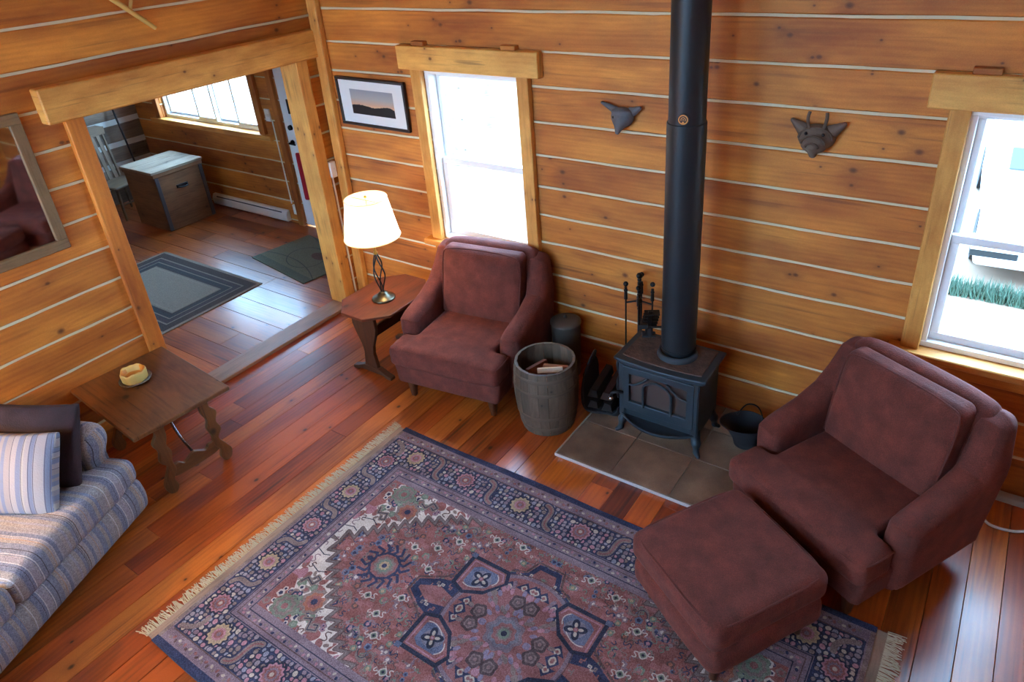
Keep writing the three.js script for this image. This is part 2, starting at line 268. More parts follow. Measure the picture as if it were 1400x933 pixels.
// ---------------------------------------------------------------- windows
const pane = (w, h) => new THREE.BoxGeometry(w, h, 0.001);
function sash(parent, x0, x1, y0, y1, z, fw, cut) { // white frame with one pane
  const g = merge([at(cbox(x1 - x0, fw, 0.04, 0.003), (x0 + x1) / 2, y0 + fw / 2, z), at(cbox(x1 - x0, fw, 0.04, 0.003), (x0 + x1) / 2, y1 - fw / 2, z), at(cbox(fw, y1 - y0 - 2 * fw, 0.04, 0.003, 1), x0 + fw / 2, (y0 + y1) / 2, z), at(cbox(fw, y1 - y0 - 2 * fw, 0.04, 0.003, 1), x1 - fw / 2, (y0 + y1) / 2, z)]);
  const s = part('sash', g, vinyl, parent); part('pane', new THREE.PlaneGeometry(x1 - x0 - 2 * fw, y1 - y0 - 2 * fw), glass, s, [(x0 + x1) / 2, (y0 + y1) / 2, z]); return s;
}
function hungWindow(name, label, W, blocks) {
  const [x0, x1, y0, y1] = W, w = thing(name, label, 'window', [0, 0, 0], 0, null, 'structure');
  for (const s of [0, 1]) part('casing', cbox(0.095, y1 - y0 + 0.02, 0.05, 0.005, 1, s, 0.4 + s), trimMats[s], w, [s ? x1 + 0.0475 - 0.005 : x0 - 0.0475 + 0.005, (y0 + y1) / 2 + 0.01, 0.0255]);
  const h = part('header', cbox(x1 - x0 + 0.375, 0.17, 0.066, 0.006, 0, x0, 0.15), trimMats[0], w, [(x0 + x1) / 2, y1 + 0.085, 0.0335]);
  for (const b of blocks) part('block', cbox(0.12, 0.03, 0.05, 0.003, 0, b), logMats[1], h, [b, 0.1, -0.01]);
  part('sill', cbox(x1 - x0 + 0.3, 0.045, 0.26, 0.006, 0, x0, 0.4), trimMats[1], w, [(x0 + x1) / 2, y0 - 0.0225, -0.03]);
  part('apron', cbox(x1 - x0 + 0.19, 0.09, 0.03, 0.005, 0, x0, 0.7), logMats[1], w, [(x0 + x1) / 2, y0 - 0.095, 0.0155]);
  const fz = -0.07, fw = 0.035, fd = 0.13; // outer frame
  part('frame', merge([at(cbox(x1 - x0, fw, fd, 0.003), (x0 + x1) / 2, y0 + fw / 2, fz), at(cbox(x1 - x0, fw, fd, 0.003), (x0 + x1) / 2, y1 - fw / 2, fz), at(cbox(fw, y1 - y0 - 2 * fw, fd, 0.003, 1), x0 + fw / 2, (y0 + y1) / 2, fz), at(cbox(fw, y1 - y0 - 2 * fw, fd, 0.003, 1), x1 - fw / 2, (y0 + y1) / 2, fz)]), vinyl, w);
  const m = 1.49; sash(w, x0 + fw, x1 - fw, m - 0.02, y1 - fw, -0.112, 0.035); sash(w, x0 + fw, x1 - fw, y0 + fw, m + 0.02, -0.07, 0.045);
  return w;
}
hungWindow('window_1', 'tall white sash window in timber casing behind the lamp armchair', W1, [-0.42, 0.38]);
hungWindow('window_2', 'white sash window in timber casing beside the armchair with ottoman', W2, [-0.4, 0.35]);
{ // wide slider in the entry
  const [x0, x1, y0, y1] = WE, w = thing('window_3', 'wide white sliding window in the entry room above the heater', 'window', [0, 0, 0], 0, null, 'structure'), zf = -0.967;
  for (const s of [0, 1]) part('casing', cbox(0.1, y1 - y0 + 0.02, 0.045, 0.005, 1, s, 0.4 + s), logMats[3], w, [s ? x1 + 0.05 : x0 - 0.05, (y0 + y1) / 2, zf + 0.023]);
  part('header', cbox(x1 - x0 + 0.3, 0.12, 0.06, 0.005, 0), logMats[3], w, [(x0 + x1) / 2, y1 + 0.06, zf + 0.031]);
  part('sill', cbox(x1 - x0 + 0.42, 0.06, 0.2, 0.005, 0, 0.2), trimMats[1], w, [(x0 + x1) / 2, y0 - 0.03, zf - 0.03]);
  const fw = 0.04, fz = zf - 0.09;
  part('frame', merge([at(cbox(x1 - x0, fw, 0.09, 0.003), (x0 + x1) / 2, y0 + fw / 2, fz), at(cbox(x1 - x0, fw, 0.09, 0.003), (x0 + x1) / 2, y1 - fw / 2, fz), at(cbox(fw, y1 - y0 - 2 * fw, 0.09, 0.003, 1), x0 + fw / 2, (y0 + y1) / 2, fz), at(cbox(fw, y1 - y0 - 2 * fw, 0.09, 0.003, 1), x1 - fw / 2, (y0 + y1) / 2, fz)]), vinyl, w);
  const bx = [x0 + fw, -3.66, -3.28, -2.86, x1 - fw]; for (let i = 0; i < 4; i++) sash(w, bx[i], bx[i + 1], y0 + fw, y1 - fw, zf - (i % 2 ? 0.07 : 0.112), 0.03);
}
function plainWindow(name, label, axis, pos, w, h) { // windows outside the picture
  const o = thing(name, label, 'window', pos, axis === 'x' ? 0 : Math.PI / 2, null, 'structure');
  part('frame', merge([at(cbox(w, 0.05, 0.1, 0.003), 0, h / 2 - 0.025, 0), at(cbox(w, 0.05, 0.1, 0.003), 0, 0.025 - h / 2, 0), at(cbox(0.05, h - 0.1, 0.1, 0.003), w / 2 - 0.025, 0, 0), at(cbox(0.05, h - 0.1, 0.1, 0.003), 0.025 - w / 2, 0, 0), at(cbox(0.04, h - 0.1, 0.06, 0.003), 0, 0, 0)]), vinyl, o);
  part('pane', new THREE.PlaneGeometry(w - 0.1, h - 0.1), glass, o);
}
plainWindow('window_4', 'window in the wall beyond the sofa', 'z', [-0.085, 1.575, 5.2], 1.0, 1.25);
plainWindow('window_5', 'window in the front wall', 'x', [1.25, 2.0, 6.585], 1.7, 1.8);
plainWindow('window_6', 'window in the front wall of the entry room', 'x', [-1.45, 1.55, 3.485], 0.9, 0.9);
plainWindow('window_7', 'high gable window in the front wall', 'x', [3.7, 3.55, 6.585], 2.0, 1.1);

// ---------------------------------------------------------------- rug
const RX0 = 1.735, RX1 = 4.815, RZ0 = 1.312, RZ1 = 3.25;
const tRug = canvasTex(2048, 1288, (g0, W, H) => {
  const S = W / 3.08, qw = W / 2, qh = H / 2, q = document.createElement('canvas'); q.width = qw; q.height = qh; const g = q.getContext('2d'), R = rng(2024);
  g.scale(S, S); g.lineJoin = 'round'; g.lineCap = 'round';
  const C = { navy: '#232a4c', deep: '#1b2038', rose: '#8c5450', brick: '#8c5049', mauve: '#7d6770', taupe: '#7e6a62', tan: '#a8906c', ivory: '#c4b6a8', pink: '#a8707a', green: '#6c7a66', blue: '#5a637c', brown: '#5a3f3c', cream: '#b4a490', rust: '#9c5c44' };
  const F = (c, f) => { g.fillStyle = c; g.beginPath(); f(); g.fill(); }, L = (c, w, f) => { g.strokeStyle = c; g.lineWidth = w; g.beginPath(); f(); g.stroke(); };
  const rect = (c, x, y, w, h) => { g.fillStyle = c; g.fillRect(x, y, w, h); };
  const poly = (p) => { p.forEach(([x, y], i) => i ? g.lineTo(x, y) : g.moveTo(x, y)); };
  const flower = (x, y, r, cols, n = 10) => { for (let k = 0; k < cols.length; k++) { const rr = r * (1 - k / cols.length); F(cols[k], () => { for (let i = 0; i <= n * 6; i++) { const a = i / (n * 6) * 2 * Math.PI, q2 = rr * (1 + 0.09 * Math.cos(a * n)); i ? g.lineTo(x + q2 * Math.cos(a), y + q2 * Math.sin(a)) : g.moveTo(x + q2, y); } }); } };
  const squig = (x, y, s, c, w, a) => { g.save(); g.translate(x, y); g.rotate(a); L(c, w, () => { g.moveTo(-s, 0); g.bezierCurveTo(-s * 0.6, -s, s * 0.1, -s * 0.8, 0, 0); g.bezierCurveTo(-s * 0.1, s * 0.8, s * 0.6, s, s, s * 0.1); }); g.restore(); };
  const hook = (x, y, s, c, w, a) => { g.save(); g.translate(x, y); g.rotate(a); L(c, w, () => { g.moveTo(-s, s * 0.5); g.lineTo(-s * 0.3, s * 0.5); g.lineTo(-s * 0.3, -s * 0.5); g.lineTo(s * 0.5, -s * 0.5); g.lineTo(s * 0.5, 0); g.lineTo(s * 0.1, 0); }); g.restore(); };
  rect(C.brick, 0, 0, 1.6, 1);
  // field motifs
  for (let i = 0; i < 950; i++) { const x = 0.3 + R() * 1.25, y = 0.4 + R() * 0.6, k = R(); if (k < 0.3) rect(R() < 0.5 ? '#9a605c' : '#86504a', x, y, 0.02 + R() * 0.03, 0.015 + R() * 0.02); else if (k < 0.55) squig(x, y, 0.012 + R() * 0.016, [C.navy, C.brown, C.taupe, C.mauve, C.green][(R() * 5) | 0], 0.005, R() * 6); else if (k < 0.72) flower(x, y, 0.011 + R() * 0.012, [[C.navy, C.pink], [C.mauve, C.ivory], [C.green, C.tan], [C.blue, C.navy], [C.brown, C.rust]][(R() * 5) | 0], 5); else if (k < 0.85) hook(x, y, 0.018, [C.brown, C.taupe, C.green, C.mauve][(R() * 4) | 0], 0.006, R() * 6); else flower(x, y, 0.006 + R() * 0.005, [[C.cream, C.rose], [C.taupe, C.brown], [C.mauve, C.taupe]][(R() * 3) | 0], 4); }
  for (const [x, y] of [[0.98, 0.62], [0.9, 0.72], [1.16, 0.5], [1.32, 0.47], [0.78, 0.78], [0.95, 0.86]]) { flower(x, y, 0.022, [C.ivory, C.green, C.deep], 4); for (const d of [-1, 1]) squig(x + d * 0.035, y + d * 0.012, 0.018, C.ivory, 0.006, d); }
  for (const [x, y] of [[0.66, 0.72], [1.02, 0.52], [0.86, 0.58]]) { L(C.taupe, 0.012, () => { g.moveTo(x - 0.05, y); g.bezierCurveTo(x - 0.04, y - 0.05, x + 0.02, y - 0.04, x, y); g.bezierCurveTo(x, y + 0.04, x + 0.05, y + 0.03, x + 0.06, y - 0.02); }); L(C.deep, 0.003, () => { g.moveTo(x - 0.05, y + 0.008); g.bezierCurveTo(x - 0.04, y - 0.04, x + 0.02, y - 0.03, x, y + 0.01); }); }
  // corner spandrel: ivory, stepped edge
  const edge = [[1.16, 0.3], [1.13, 0.37], [1.05, 0.41], [0.96, 0.44], [0.9, 0.475], [0.84, 0.5], [0.79, 0.545], [0.73, 0.575], [0.67, 0.625], [0.62, 0.67], [0.575, 0.72], [0.53, 0.755], [0.49, 0.80], [0.44, 0.84], [0.39, 0.9], [0.33, 0.97], [0.2, 0.97]];
  const step = []; edge.forEach((p, i) => { if (i) { const a = edge[i - 1]; step.push([a[0], a[1]], [(a[0] * 0.4 + p[0] * 0.6), a[1] - 0.012], [(a[0] * 0.6 + p[0] * 0.4), p[1] + 0.012]); } }); step.push(edge[edge.length - 1]);
  F('#cfc2b4', () => { poly([[0.2, 0.2], ...step]); });
  L(C.brown, 0.022, () => poly(step)); L('#6e605c', 0.015, () => poly(step)); L(C.brown, 0.005, () => poly(step.map(([x, y]) => [x + 0.014, y + 0.014])));
  g.save(); g.beginPath(); poly([[0.2, 0.2], ...step.map(([x, y]) => [x - 0.02, y - 0.02])]); g.clip();
  for (let i = 0; i < 230; i++) { const x = 0.24 + R() * 0.9, y = 0.36 + R() * 0.62, k = R(); if (k < 0.42) F([C.rose, C.pink, C.brick][(R() * 3) | 0], () => { const s = 0.012 + R() * 0.022; g.ellipse(x, y, s * 1.5, s, R() * 3, 0, 7); }); else if (k < 0.62) squig(x, y, 0.016 + R() * 0.02, [C.mauve, C.taupe, C.brown][(R() * 3) | 0], 0.006, R() * 6); else if (k < 0.8) F([C.mauve, C.taupe][(R() * 2) | 0], () => g.ellipse(x, y, 0.016, 0.01, R() * 3, 0, 7)); else flower(x, y, 0.015, [C.mauve, C.pink, C.navy], 5); }
  for (const [x, y] of [[1.02, 0.385], [0.9, 0.43], [0.34, 0.87], [0.4, 0.77]]) L(C.deep, 0.005, () => { g.moveTo(x - 0.05, y); g.lineTo(x + 0.02, y - 0.02); g.lineTo(x + 0.07, y); });
  F(C.brick, () => poly([[0.29, 0.39], [0.64, 0.39], [0.6, 0.44], [0.55, 0.47], [0.46, 0.55], [0.39, 0.61], [0.35, 0.67], [0.29, 0.67]]));
  for (let i = 0; i < 60; i++) flower(0.32 + R() * 0.3, 0.42 + R() * 0.25, 0.008 + R() * 0.02, [[C.green, '#7d8a76'], [C.navy, C.pink], [C.ivory, C.navy], [C.taupe, C.rose]][(R() * 4) | 0], 5);
  flower(0.44, 0.5, 0.075, ['#6f7764', C.taupe, C.green, C.rose], 8); flower(0.56, 0.6, 0.075, [C.taupe, C.rust, C.brick, C.navy], 8);
  for (const [x, y, a] of [[0.66, 0.5, 0.4], [0.44, 0.7, 1.2]]) { hook(x, y, 0.06, C.taupe, 0.024, a); hook(x, y, 0.06, C.deep, 0.005, a); }
  g.restore();
  // medallion
  const mx0 = 1.54, my0 = 0.969;
  F(C.navy, () => poly([[0.95, 0.93], [0.95, 1.0], [1.54, 1.0], [1.54, 0.52], [1.47, 0.52], [1.44, 0.60], [1.36, 0.64], [1.30, 0.72], [1.16, 0.84], [1.06, 0.87]]));
  L(C.brown, 0.012, () => poly([[0.94, 1.0], [0.94, 0.92], [1.05, 0.86], [1.12, 0.81]])); L(C.brown, 0.012, () => poly([[1.36, 0.63], [1.43, 0.6], [1.46, 0.51], [1.54, 0.51]]));
  F(C.rose, () => poly([[1.49, 0.55], [1.54, 0.55], [1.54, 0.68], [1.49, 0.68], [1.47, 0.6]])); F(C.rose, () => poly([[0.98, 0.96], [1.08, 0.91], [1.2, 0.94], [1.2, 1.0], [0.98, 1.0]]));
  flower(1.54, 0.62, 0.03, [C.green, C.tan], 5);
  for (let i = 0; i < 26; i++) { const k = R() < 0.5, x = k ? 1.0 + R() * 0.2 : 1.36 + R() * 0.16, y = k ? 0.87 + R() * 0.12 : 0.58 + R() * 0.12; hook(x, y, 0.02, [C.taupe, C.rose, C.cream][(R() * 3) | 0], 0.007, ((R() * 4) | 0) * 1.57); }
  F(C.rose, () => g.arc(mx0, my0, 0.345, 0, 7)); L(C.mauve, 0.02, () => g.arc(mx0, my0, 0.345, 0, 7)); L(C.brown, 0.004, () => g.arc(mx0, my0, 0.36, 0, 7));
  for (const a of [3.35, 4.5, 3.95, 4.2, 4.68, 3.18]) { const x = mx0 + 0.285 * Math.cos(a), y = my0 + 0.285 * Math.sin(a); F(C.navy, () => poly([[x - 0.045, y + 0.02], [x, y - 0.035], [x + 0.05, y + 0.02]])); flower(x, y + 0.005, 0.018, [C.cream, C.rose], 4); }
  for (let i = 0; i < 40; i++) { const a = Math.PI + R() * 1.57, r = 0.1 + R() * 0.2; F([C.pink, C.taupe, C.mauve, '#7c6f86'][(R() * 4) | 0], () => g.ellipse(mx0 + r * Math.cos(a), my0 + r * Math.sin(a), 0.02, 0.012, a, 0, 7)); }
  for (const a of [3.36, 4.5]) { const x = mx0 + 0.19 * Math.cos(a), y = my0 + 0.19 * Math.sin(a); flower(x, y, 0.044, ['#4a3638', '#76605c', C.rose], 5); flower(x, y, 0.02, ['#5e4a4a', '#8a6a66'], 5); }
  flower(mx0, my0, 0.1, ['#75636a', '#6a6670', C.rose, C.taupe, C.rose], 8); F(C.green, () => g.arc(mx0, my0, 0.03, 0, 7)); F(C.deep, () => g.arc(mx0, my0, 0.016, 0, 7));
  // square panel
  const p0 = [1.11, 0.645], p1 = [1.37, 0.86]; F(C.deep, () => poly([p0, [1.36, 0.645], [1.39, 0.72], [1.31, 0.84], [1.2, 0.89], [1.11, 0.86]]));
  F(C.rose, () => poly([[1.13, 0.665], [1.345, 0.665], [1.37, 0.725], [1.3, 0.82], [1.2, 0.868], [1.13, 0.845]])); L(C.deep, 0.006, () => poly([[1.13, 0.86], [1.13, 0.665], [1.345, 0.665]])); L(C.pink, 0.008, () => poly([[1.145, 0.845], [1.145, 0.68], [1.335, 0.68], [1.355, 0.72]]));
  F(C.blue, () => poly([[1.165, 0.72], [1.2, 0.695], [1.31, 0.695], [1.335, 0.74], [1.285, 0.8], [1.21, 0.84], [1.165, 0.82]])); F('#77707c', () => g.ellipse(1.25, 0.765, 0.06, 0.05, 0.4, 0, 7));
  for (let i = 0; i < 4; i++) { const a = i * 1.57 + 0.4; F(C.deep, () => g.ellipse(1.245 + 0.03 * Math.cos(a), 0.765 + 0.03 * Math.sin(a), 0.03, 0.02, a, 0, 7)); F(C.cream, () => g.ellipse(1.245 + 0.026 * Math.cos(a), 0.765 + 0.026 * Math.sin(a), 0.015, 0.009, a, 0, 7)); } flower(1.245, 0.765, 0.014, [C.rose, C.pink], 5);
  L(C.ivory, 0.006, () => { g.moveTo(1.17, 0.83); g.quadraticCurveTo(1.22, 0.85, 1.28, 0.8); }); L(C.ivory, 0.006, () => { g.moveTo(1.31, 0.7); g.quadraticCurveTo(1.35, 0.73, 1.32, 0.77); }); rect(C.blue, 1.1, 0.635, 0.035, 0.03);
  // spiky blue flower
  for (let i = 0; i < 18; i++) { const a = Math.PI / 2 + i / 17 * Math.PI * 2, x = 0.72 + 0.085 * Math.cos(a), y = 0.969 + 0.085 * Math.sin(a); L(C.navy, 0.016, () => { g.moveTo(x, y); g.lineTo(x + 0.03 * Math.cos(a + 0.7), y + 0.03 * Math.sin(a + 0.7)); g.lineTo(x + 0.062 * Math.cos(a - 0.1), y + 0.062 * Math.sin(a - 0.1)); }); }
  L(C.navy, 0.016, () => g.arc(0.72, 0.969, 0.085, 0, 7)); flower(0.72, 0.969, 0.075, [C.rose, C.taupe, C.green, C.tan, C.navy], 9);
  // borders
  rect(C.mauve, 0, 0, 1.6, 0.43); rect(C.mauve, 0, 0, 0.295, 1); // base of the guards
  const dots = (x0, y0, x1, y1, n, cs, s) => { for (let i = 0; i < n; i++) { const t = (i + 0.5) / n, x = x0 + (x1 - x0) * t, y = y0 + (y1 - y0) * t; F(cs[i % cs.length], () => g.ellipse(x, y + (i % 2 ? 0.006 : -0.006), s, s * 0.7, i, 0, 7)); } };
  dots(0.06, 0.072, 1.54, 0.072, 66, [C.taupe, C.rose, C.brown, C.cream], 0.011);
  rect(C.navy, 0, 0, 1.6, 0.04); rect(C.brown, 0.04, 0.105, 1.6, 0.006);
  rect(C.navy, 0.03, 0.112, 1.6, 0.2); rect(C.navy, 0.03, 0.112, 0.185, 1);
  rect(C.taupe, 0, 0.04, 0.022, 1);
  const floret = (x, y) => { if ((y > 0.312 && x > 0.215) || x < 0.034 || y < 0.118) return; const s = 0.0105 + R() * 0.006; F(C.deep, () => g.ellipse(x, y, s * 1.25, s * 1.15, 0, 0, 7)); F([C.mauve, '#8c7f84', C.taupe, '#7f7f8c', C.cream, C.pink][(R() * 6) | 0], () => g.ellipse(x, y, s, s * 0.85, R() * 3, 0, 7)); };
  for (let x = 0.05; x < 1.56; x += 0.03) for (let y = 0.13; y < 0.31; y += 0.028) floret(x + (R() - 0.5) * 0.012, y + (R() - 0.5) * 0.012);
  for (let x = 0.05; x < 0.21; x += 0.028) for (let y = 0.31; y < 1; y += 0.03) floret(x + (R() - 0.5) * 0.012, y + (R() - 0.5) * 0.012);
  for (const x of [0.48, 0.9, 1.32]) { L(C.navy, 0.05, () => { g.moveTo(x - 0.05, 0.13); g.bezierCurveTo(x + 0.05, 0.15, x - 0.05, 0.27, x + 0.05, 0.29); }); L(C.taupe, 0.032, () => { g.moveTo(x - 0.05, 0.13); g.bezierCurveTo(x + 0.05, 0.15, x - 0.05, 0.27, x + 0.05, 0.29); }); L(C.rose, 0.01, () => { g.moveTo(x - 0.05, 0.13); g.bezierCurveTo(x + 0.05, 0.15, x - 0.05, 0.27, x + 0.05, 0.29); }); }
  for (const y of [0.49, 0.82]) { L(C.navy, 0.046, () => { g.moveTo(0.05, y - 0.04); g.bezierCurveTo(0.08, y + 0.05, 0.16, y - 0.05, 0.19, y + 0.04); }); L(C.taupe, 0.03, () => { g.moveTo(0.05, y - 0.04); g.bezierCurveTo(0.08, y + 0.05, 0.16, y - 0.05, 0.19, y + 0.04); }); }
  L(C.taupe, 0.03, () => { g.moveTo(0.06, 0.14); g.quadraticCurveTo(0.16, 0.16, 0.15, 0.24); });
  const ros = (x, y, r, a) => flower(x, y, r, a ? [C.deep, C.tan, '#9c8468', C.pink, C.rose, C.mauve] : [C.deep, C.pink, C.rose, C.mauve, C.brick, C.cream], 12);
  [0.28, 0.7, 1.12, 1.54].forEach((x, i) => ros(x, 0.208, 0.07, i % 2 === 0)); [0.33, 0.65, 0.969].forEach((y, i) => ros(0.122, y, 0.066, i === 1 ? 1 : 0));
  // inner guard
  rect(C.mauve, 0.215, 0.312, 1.4, 0.085); rect(C.mauve, 0.215, 0.312, 0.085, 1);
  for (const d of [0.004, 0.03, 0.075]) { rect(d === 0.03 ? C.brown : C.deep, 0.215 + d, 0.312 + d, 1.4, 0.005); rect(d === 0.03 ? C.brown : C.deep, 0.215 + d, 0.312 + d, 0.005, 1); }
  dots(0.27, 0.365, 1.54, 0.365, 54, [C.pink, C.cream, C.navy, C.taupe], 0.01); dots(0.268, 0.37, 0.268, 0.969, 26, [C.pink, C.cream, C.navy, C.taupe], 0.01);
  for (const [sx, sy] of [[1, 1], [-1, 1], [1, -1], [-1, -1]]) { g0.save(); g0.translate(W / 2, H / 2); g0.scale(sx, sy); g0.drawImage(q, -qw, -qh); g0.restore(); }
  // weave, abrash and wear
  const im = g0.getImageData(0, 0, W, H), d = im.data;
  for (let y = 0; y < H; y++) for (let x = 0; x < W; x++) { const i = (y * W + x) * 4, n = (hash(x >> 1, y >> 1, 7) - 0.5) * 44 + (hash(x, y, 9) - 0.5) * 22 + (vn(x / 60, y / 24, 64, 64, 5) - 0.5) * 26; const m = (d[i] + d[i + 1] + d[i + 2]) / 3; for (let k = 0; k < 3; k++) d[i + k] = mx(0, mn(255, (d[i + k] * 0.9 + m * 0.1) * 0.92 + n)); }
  g0.putImageData(im, 0, 0);
});
{
  const rug = thing('rug', 'oriental wool rug with navy border, rose medallion field and ivory corners', 'rug', [(RX0 + RX1) / 2, 0, (RZ0 + RZ1) / 2]);
  const w = RX1 - RX0, d = RZ1 - RZ0, g = new THREE.BoxGeometry(w, 0.011, d, 60, 1, 40), p = g.attributes.position, uv = g.attributes.uv;
  for (let i = 0; i < p.count; i++) { uv.setXY(i, p.getX(i) / w + 0.5, 0.5 - p.getZ(i) / d); const x = p.getX(i), z = p.getZ(i), ed = 0.006 * Math.sin(x * 5 + 1) * (Math.abs(z) > d / 2 - 0.03 ? 1 : 0); p.setZ(i, z + ed); if (p.getY(i) > 0) p.setY(i, p.getY(i) + 0.0015 * Math.sin(x * 6) * Math.sin(z * 7)); }
  g.computeVertexNormals(); part('pile', g, phy({ map: tRug, bumpMap: tFuzzBump, bumpScale: 0.002, roughness: 0.95, sheen: 0.25, sheenRoughness: 0.7, sheenColor: col(160, 150, 160) }), rug, [0, 0.0065, 0]);
  const fr = std({ color: col(188, 172, 142), roughness: 0.95 }), R = rng(9);
  for (const s of [-1, 1]) {
    part('woven_end', cbox(0.05, 0.006, d - 0.02, 0.002, 2), std({ map: tGrey, color: col(255, 236, 224), roughness: 0.95 }), rug, [s * (w / 2 + 0.024), 0.004, 0]);
    const L = []; for (let i = 0; i < 520; i++) { const z = -d / 2 + (i + 0.5) / 520 * d + (R() - 0.5) * 0.006, l = 0.05 + R() * 0.035, dz = (R() - 0.5) * 0.04, x0 = s * (w / 2 + 0.045); L.push(new THREE.TubeGeometry(new THREE.QuadraticBezierCurve3(new THREE.Vector3(x0, 0.005, z), new THREE.Vector3(x0 + s * l * 0.5, 0.008 + R() * 0.008, z + dz * 0.3), new THREE.Vector3(x0 + s * l, 0.003, z + dz)), 3, 0.0024, 4)); }
    const f = part('fringe', merge(L), fr, rug); f.userData.kind = 'stuff';
  }
}
// ---------------------------------------------------------------- armchairs and ottoman
function buildChair(label) {
  const c = thing('armchair', label, 'armchair', [0, 0, 0], 0, 'matching armchairs');
  part('base', sdfGeo((x, y, z) => sBox(x, y - 0.235, z + 0.02 - 0.0, 0.44 + (y - 0.3) * 0.12, 0.095, 0.42, 0.035), [-0.5, 0.1, -0.5], [0.5, 0.38, 0.48], 0.016), fabric, c);
  const seat = (x, y, z) => { const dome = 0.022 * mx(0, 1 - (x / 0.5) ** 2) * mx(0, 1 - ((z - 0.02) / 0.5) ** 2), yy = y - 0.385 - dome * (y > 0.385 ? 1 : 0); return smin(sBox(x, yy, z - 0.03, 0.325, 0.08, 0.40, 0.04), sBox(x, yy, z - 0.32, 0.445, 0.08, 0.115, 0.045), 0.03); };
  const s = part('seat_cushion', sdfGeo(seat, [-0.5, 0.26, -0.42], [0.5, 0.52, 0.48], 0.014), fabric, c);
  part('piping', tube([[-0.42, 0.445, 0.41], [0.42, 0.445, 0.41], [0.438, 0.445, 0.37], [0.438, 0.445, 0.22]], 0.006, 60, 6), fabric, s);
  const prof = [[-0.44, 0.16], [0.19, 0.16], [0.205, 0.47], [0.195, 0.565], [0.12, 0.6], [-0.1, 0.645], [-0.24, 0.7], [-0.31, 0.79], [-0.37, 0.92], [-0.46, 0.945], [-0.53, 0.91]];
  for (const d of [-1, 1]) part('arm', sdfGeo((x, y, z) => { const xc = d * (0.405 + 0.055 * mx(0, mn(y, 0.62) - 0.25) - 0.16 * mx(0, y - 0.68)); return sSlab(sPoly(z, y, prof), x - xc, 0.08, 0.072) * 0.95; }, [d > 0 ? 0.28 : -0.57, 0.1, -0.62], [d > 0 ? 0.57 : -0.28, 1.0, 0.28], 0.015, 2), fabric, c);
  const lean = 0.21; const back = (x, y, z) => { const zz = z + 0.33 + (y - 0.4) * lean, top = 0.985 - 0.04 * (x / 0.42) ** 4; const py = (y - (0.16 + top) / 2); return sBox(x, py, zz, 0.405, (top - 0.16) / 2, 0.065, 0.055); };
  part('backrest', sdfGeo(back, [-0.48, 0.1, -0.62], [0.48, 1.04, -0.1], 0.015), fabric, c);
  const cush = (x, y, z) => { const zz = z + 0.215 + (y - 0.4) * lean, b = 0.03 * mx(0, 1 - (x / 0.36) ** 2) * mx(0, 1 - ((y - 0.66) / 0.3) ** 2); return sBox(x, y - 0.705, zz - (zz > 0 ? b : 0), 0.335, 0.265, 0.072, 0.05); };
  const bc = part('back_cushion', sdfGeo(cush, [-0.4, 0.4, -0.52], [0.4, 1.02, 0.0], 0.014), fabric, c);
  part('piping', tube([[-0.325, 0.47, -0.172], [-0.322, 0.92, -0.264], [-0.3, 0.952, -0.27], [0.3, 0.952, -0.27], [0.322, 0.92, -0.264], [0.325, 0.47, -0.172]], 0.006, 60, 6), fabric, bc);
  for (const [x, z] of [[-0.34, 0.33], [0.34, 0.33], [-0.34, -0.34], [0.34, -0.34]]) { const g = new THREE.CylinderGeometry(0.042, 0.022, 0.16, 4, 1); g.rotateY(Math.PI / 4); part('leg', gridUV(g, 1), legWood, c, [x, 0.08, z]); }
  return c;
}
const chairA = buildChair('burgundy plush armchair beside the lamp table');
chairA.position.set(1.81, 0, 0.6); chairA.rotation.y = 8 * Math.PI / 180;
const chairB = chairA.clone(); chairB.name = numbered('armchair'); scene.add(chairB); tag(chairB, 'burgundy plush armchair with an ottoman pushed against it', 'armchair', 'matching armchairs');
chairB.position.set(4.52, 0, 0.838); chairB.rotation.y = -28 * Math.PI / 180;
{
  const o = thing('ottoman', 'square burgundy plush ottoman with thick padded top on the rug', 'ottoman', [4.15, 0.0148, 1.625], -31 * Math.PI / 180);
  const wob = (x, z) => 0.006 * Math.sin(x * 11 + 1) + 0.005 * Math.sin(z * 13);
  part('base', sdfGeo((x, y, z) => sBox(x, y - 0.195, z, 0.325 + wob(0, z) * 0.6, 0.085, 0.332 + wob(x, 0) * 0.6, 0.06), [-0.4, 0.09, -0.4], [0.4, 0.34, 0.4], 0.014), fabric, o);
  const t = part('cushion', sdfGeo((x, y, z) => { const d = 0.02 * mx(0, 1 - (x / 0.36) ** 2) * mx(0, 1 - (z / 0.36) ** 2); return sBox(x, y - 0.36 - (y > 0.36 ? d : 0), z, 0.33, 0.082, 0.335, 0.055); }, [-0.4, 0.25, -0.4], [0.4, 0.5, 0.4], 0.014), fabric, o);
  const ring = []; for (let i = 0; i < 64; i++) { const a = i / 64 * 2 * Math.PI, q = (v) => Math.sign(v) * Math.abs(v) ** 0.28; ring.push([0.318 * q(Math.cos(a)), 0.428, 0.322 * q(Math.sin(a))]); }
  part('piping', tube(ring, 0.006, 160, 6, true), fabric, t);
  for (const [x, z] of [[-0.25, 0.25], [0.25, 0.25], [-0.25, -0.25], [0.25, -0.25]]) part('leg', new THREE.CylinderGeometry(0.026, 0.018, 0.115, 10), legWood, o, [x, 0.0585, z]);
}
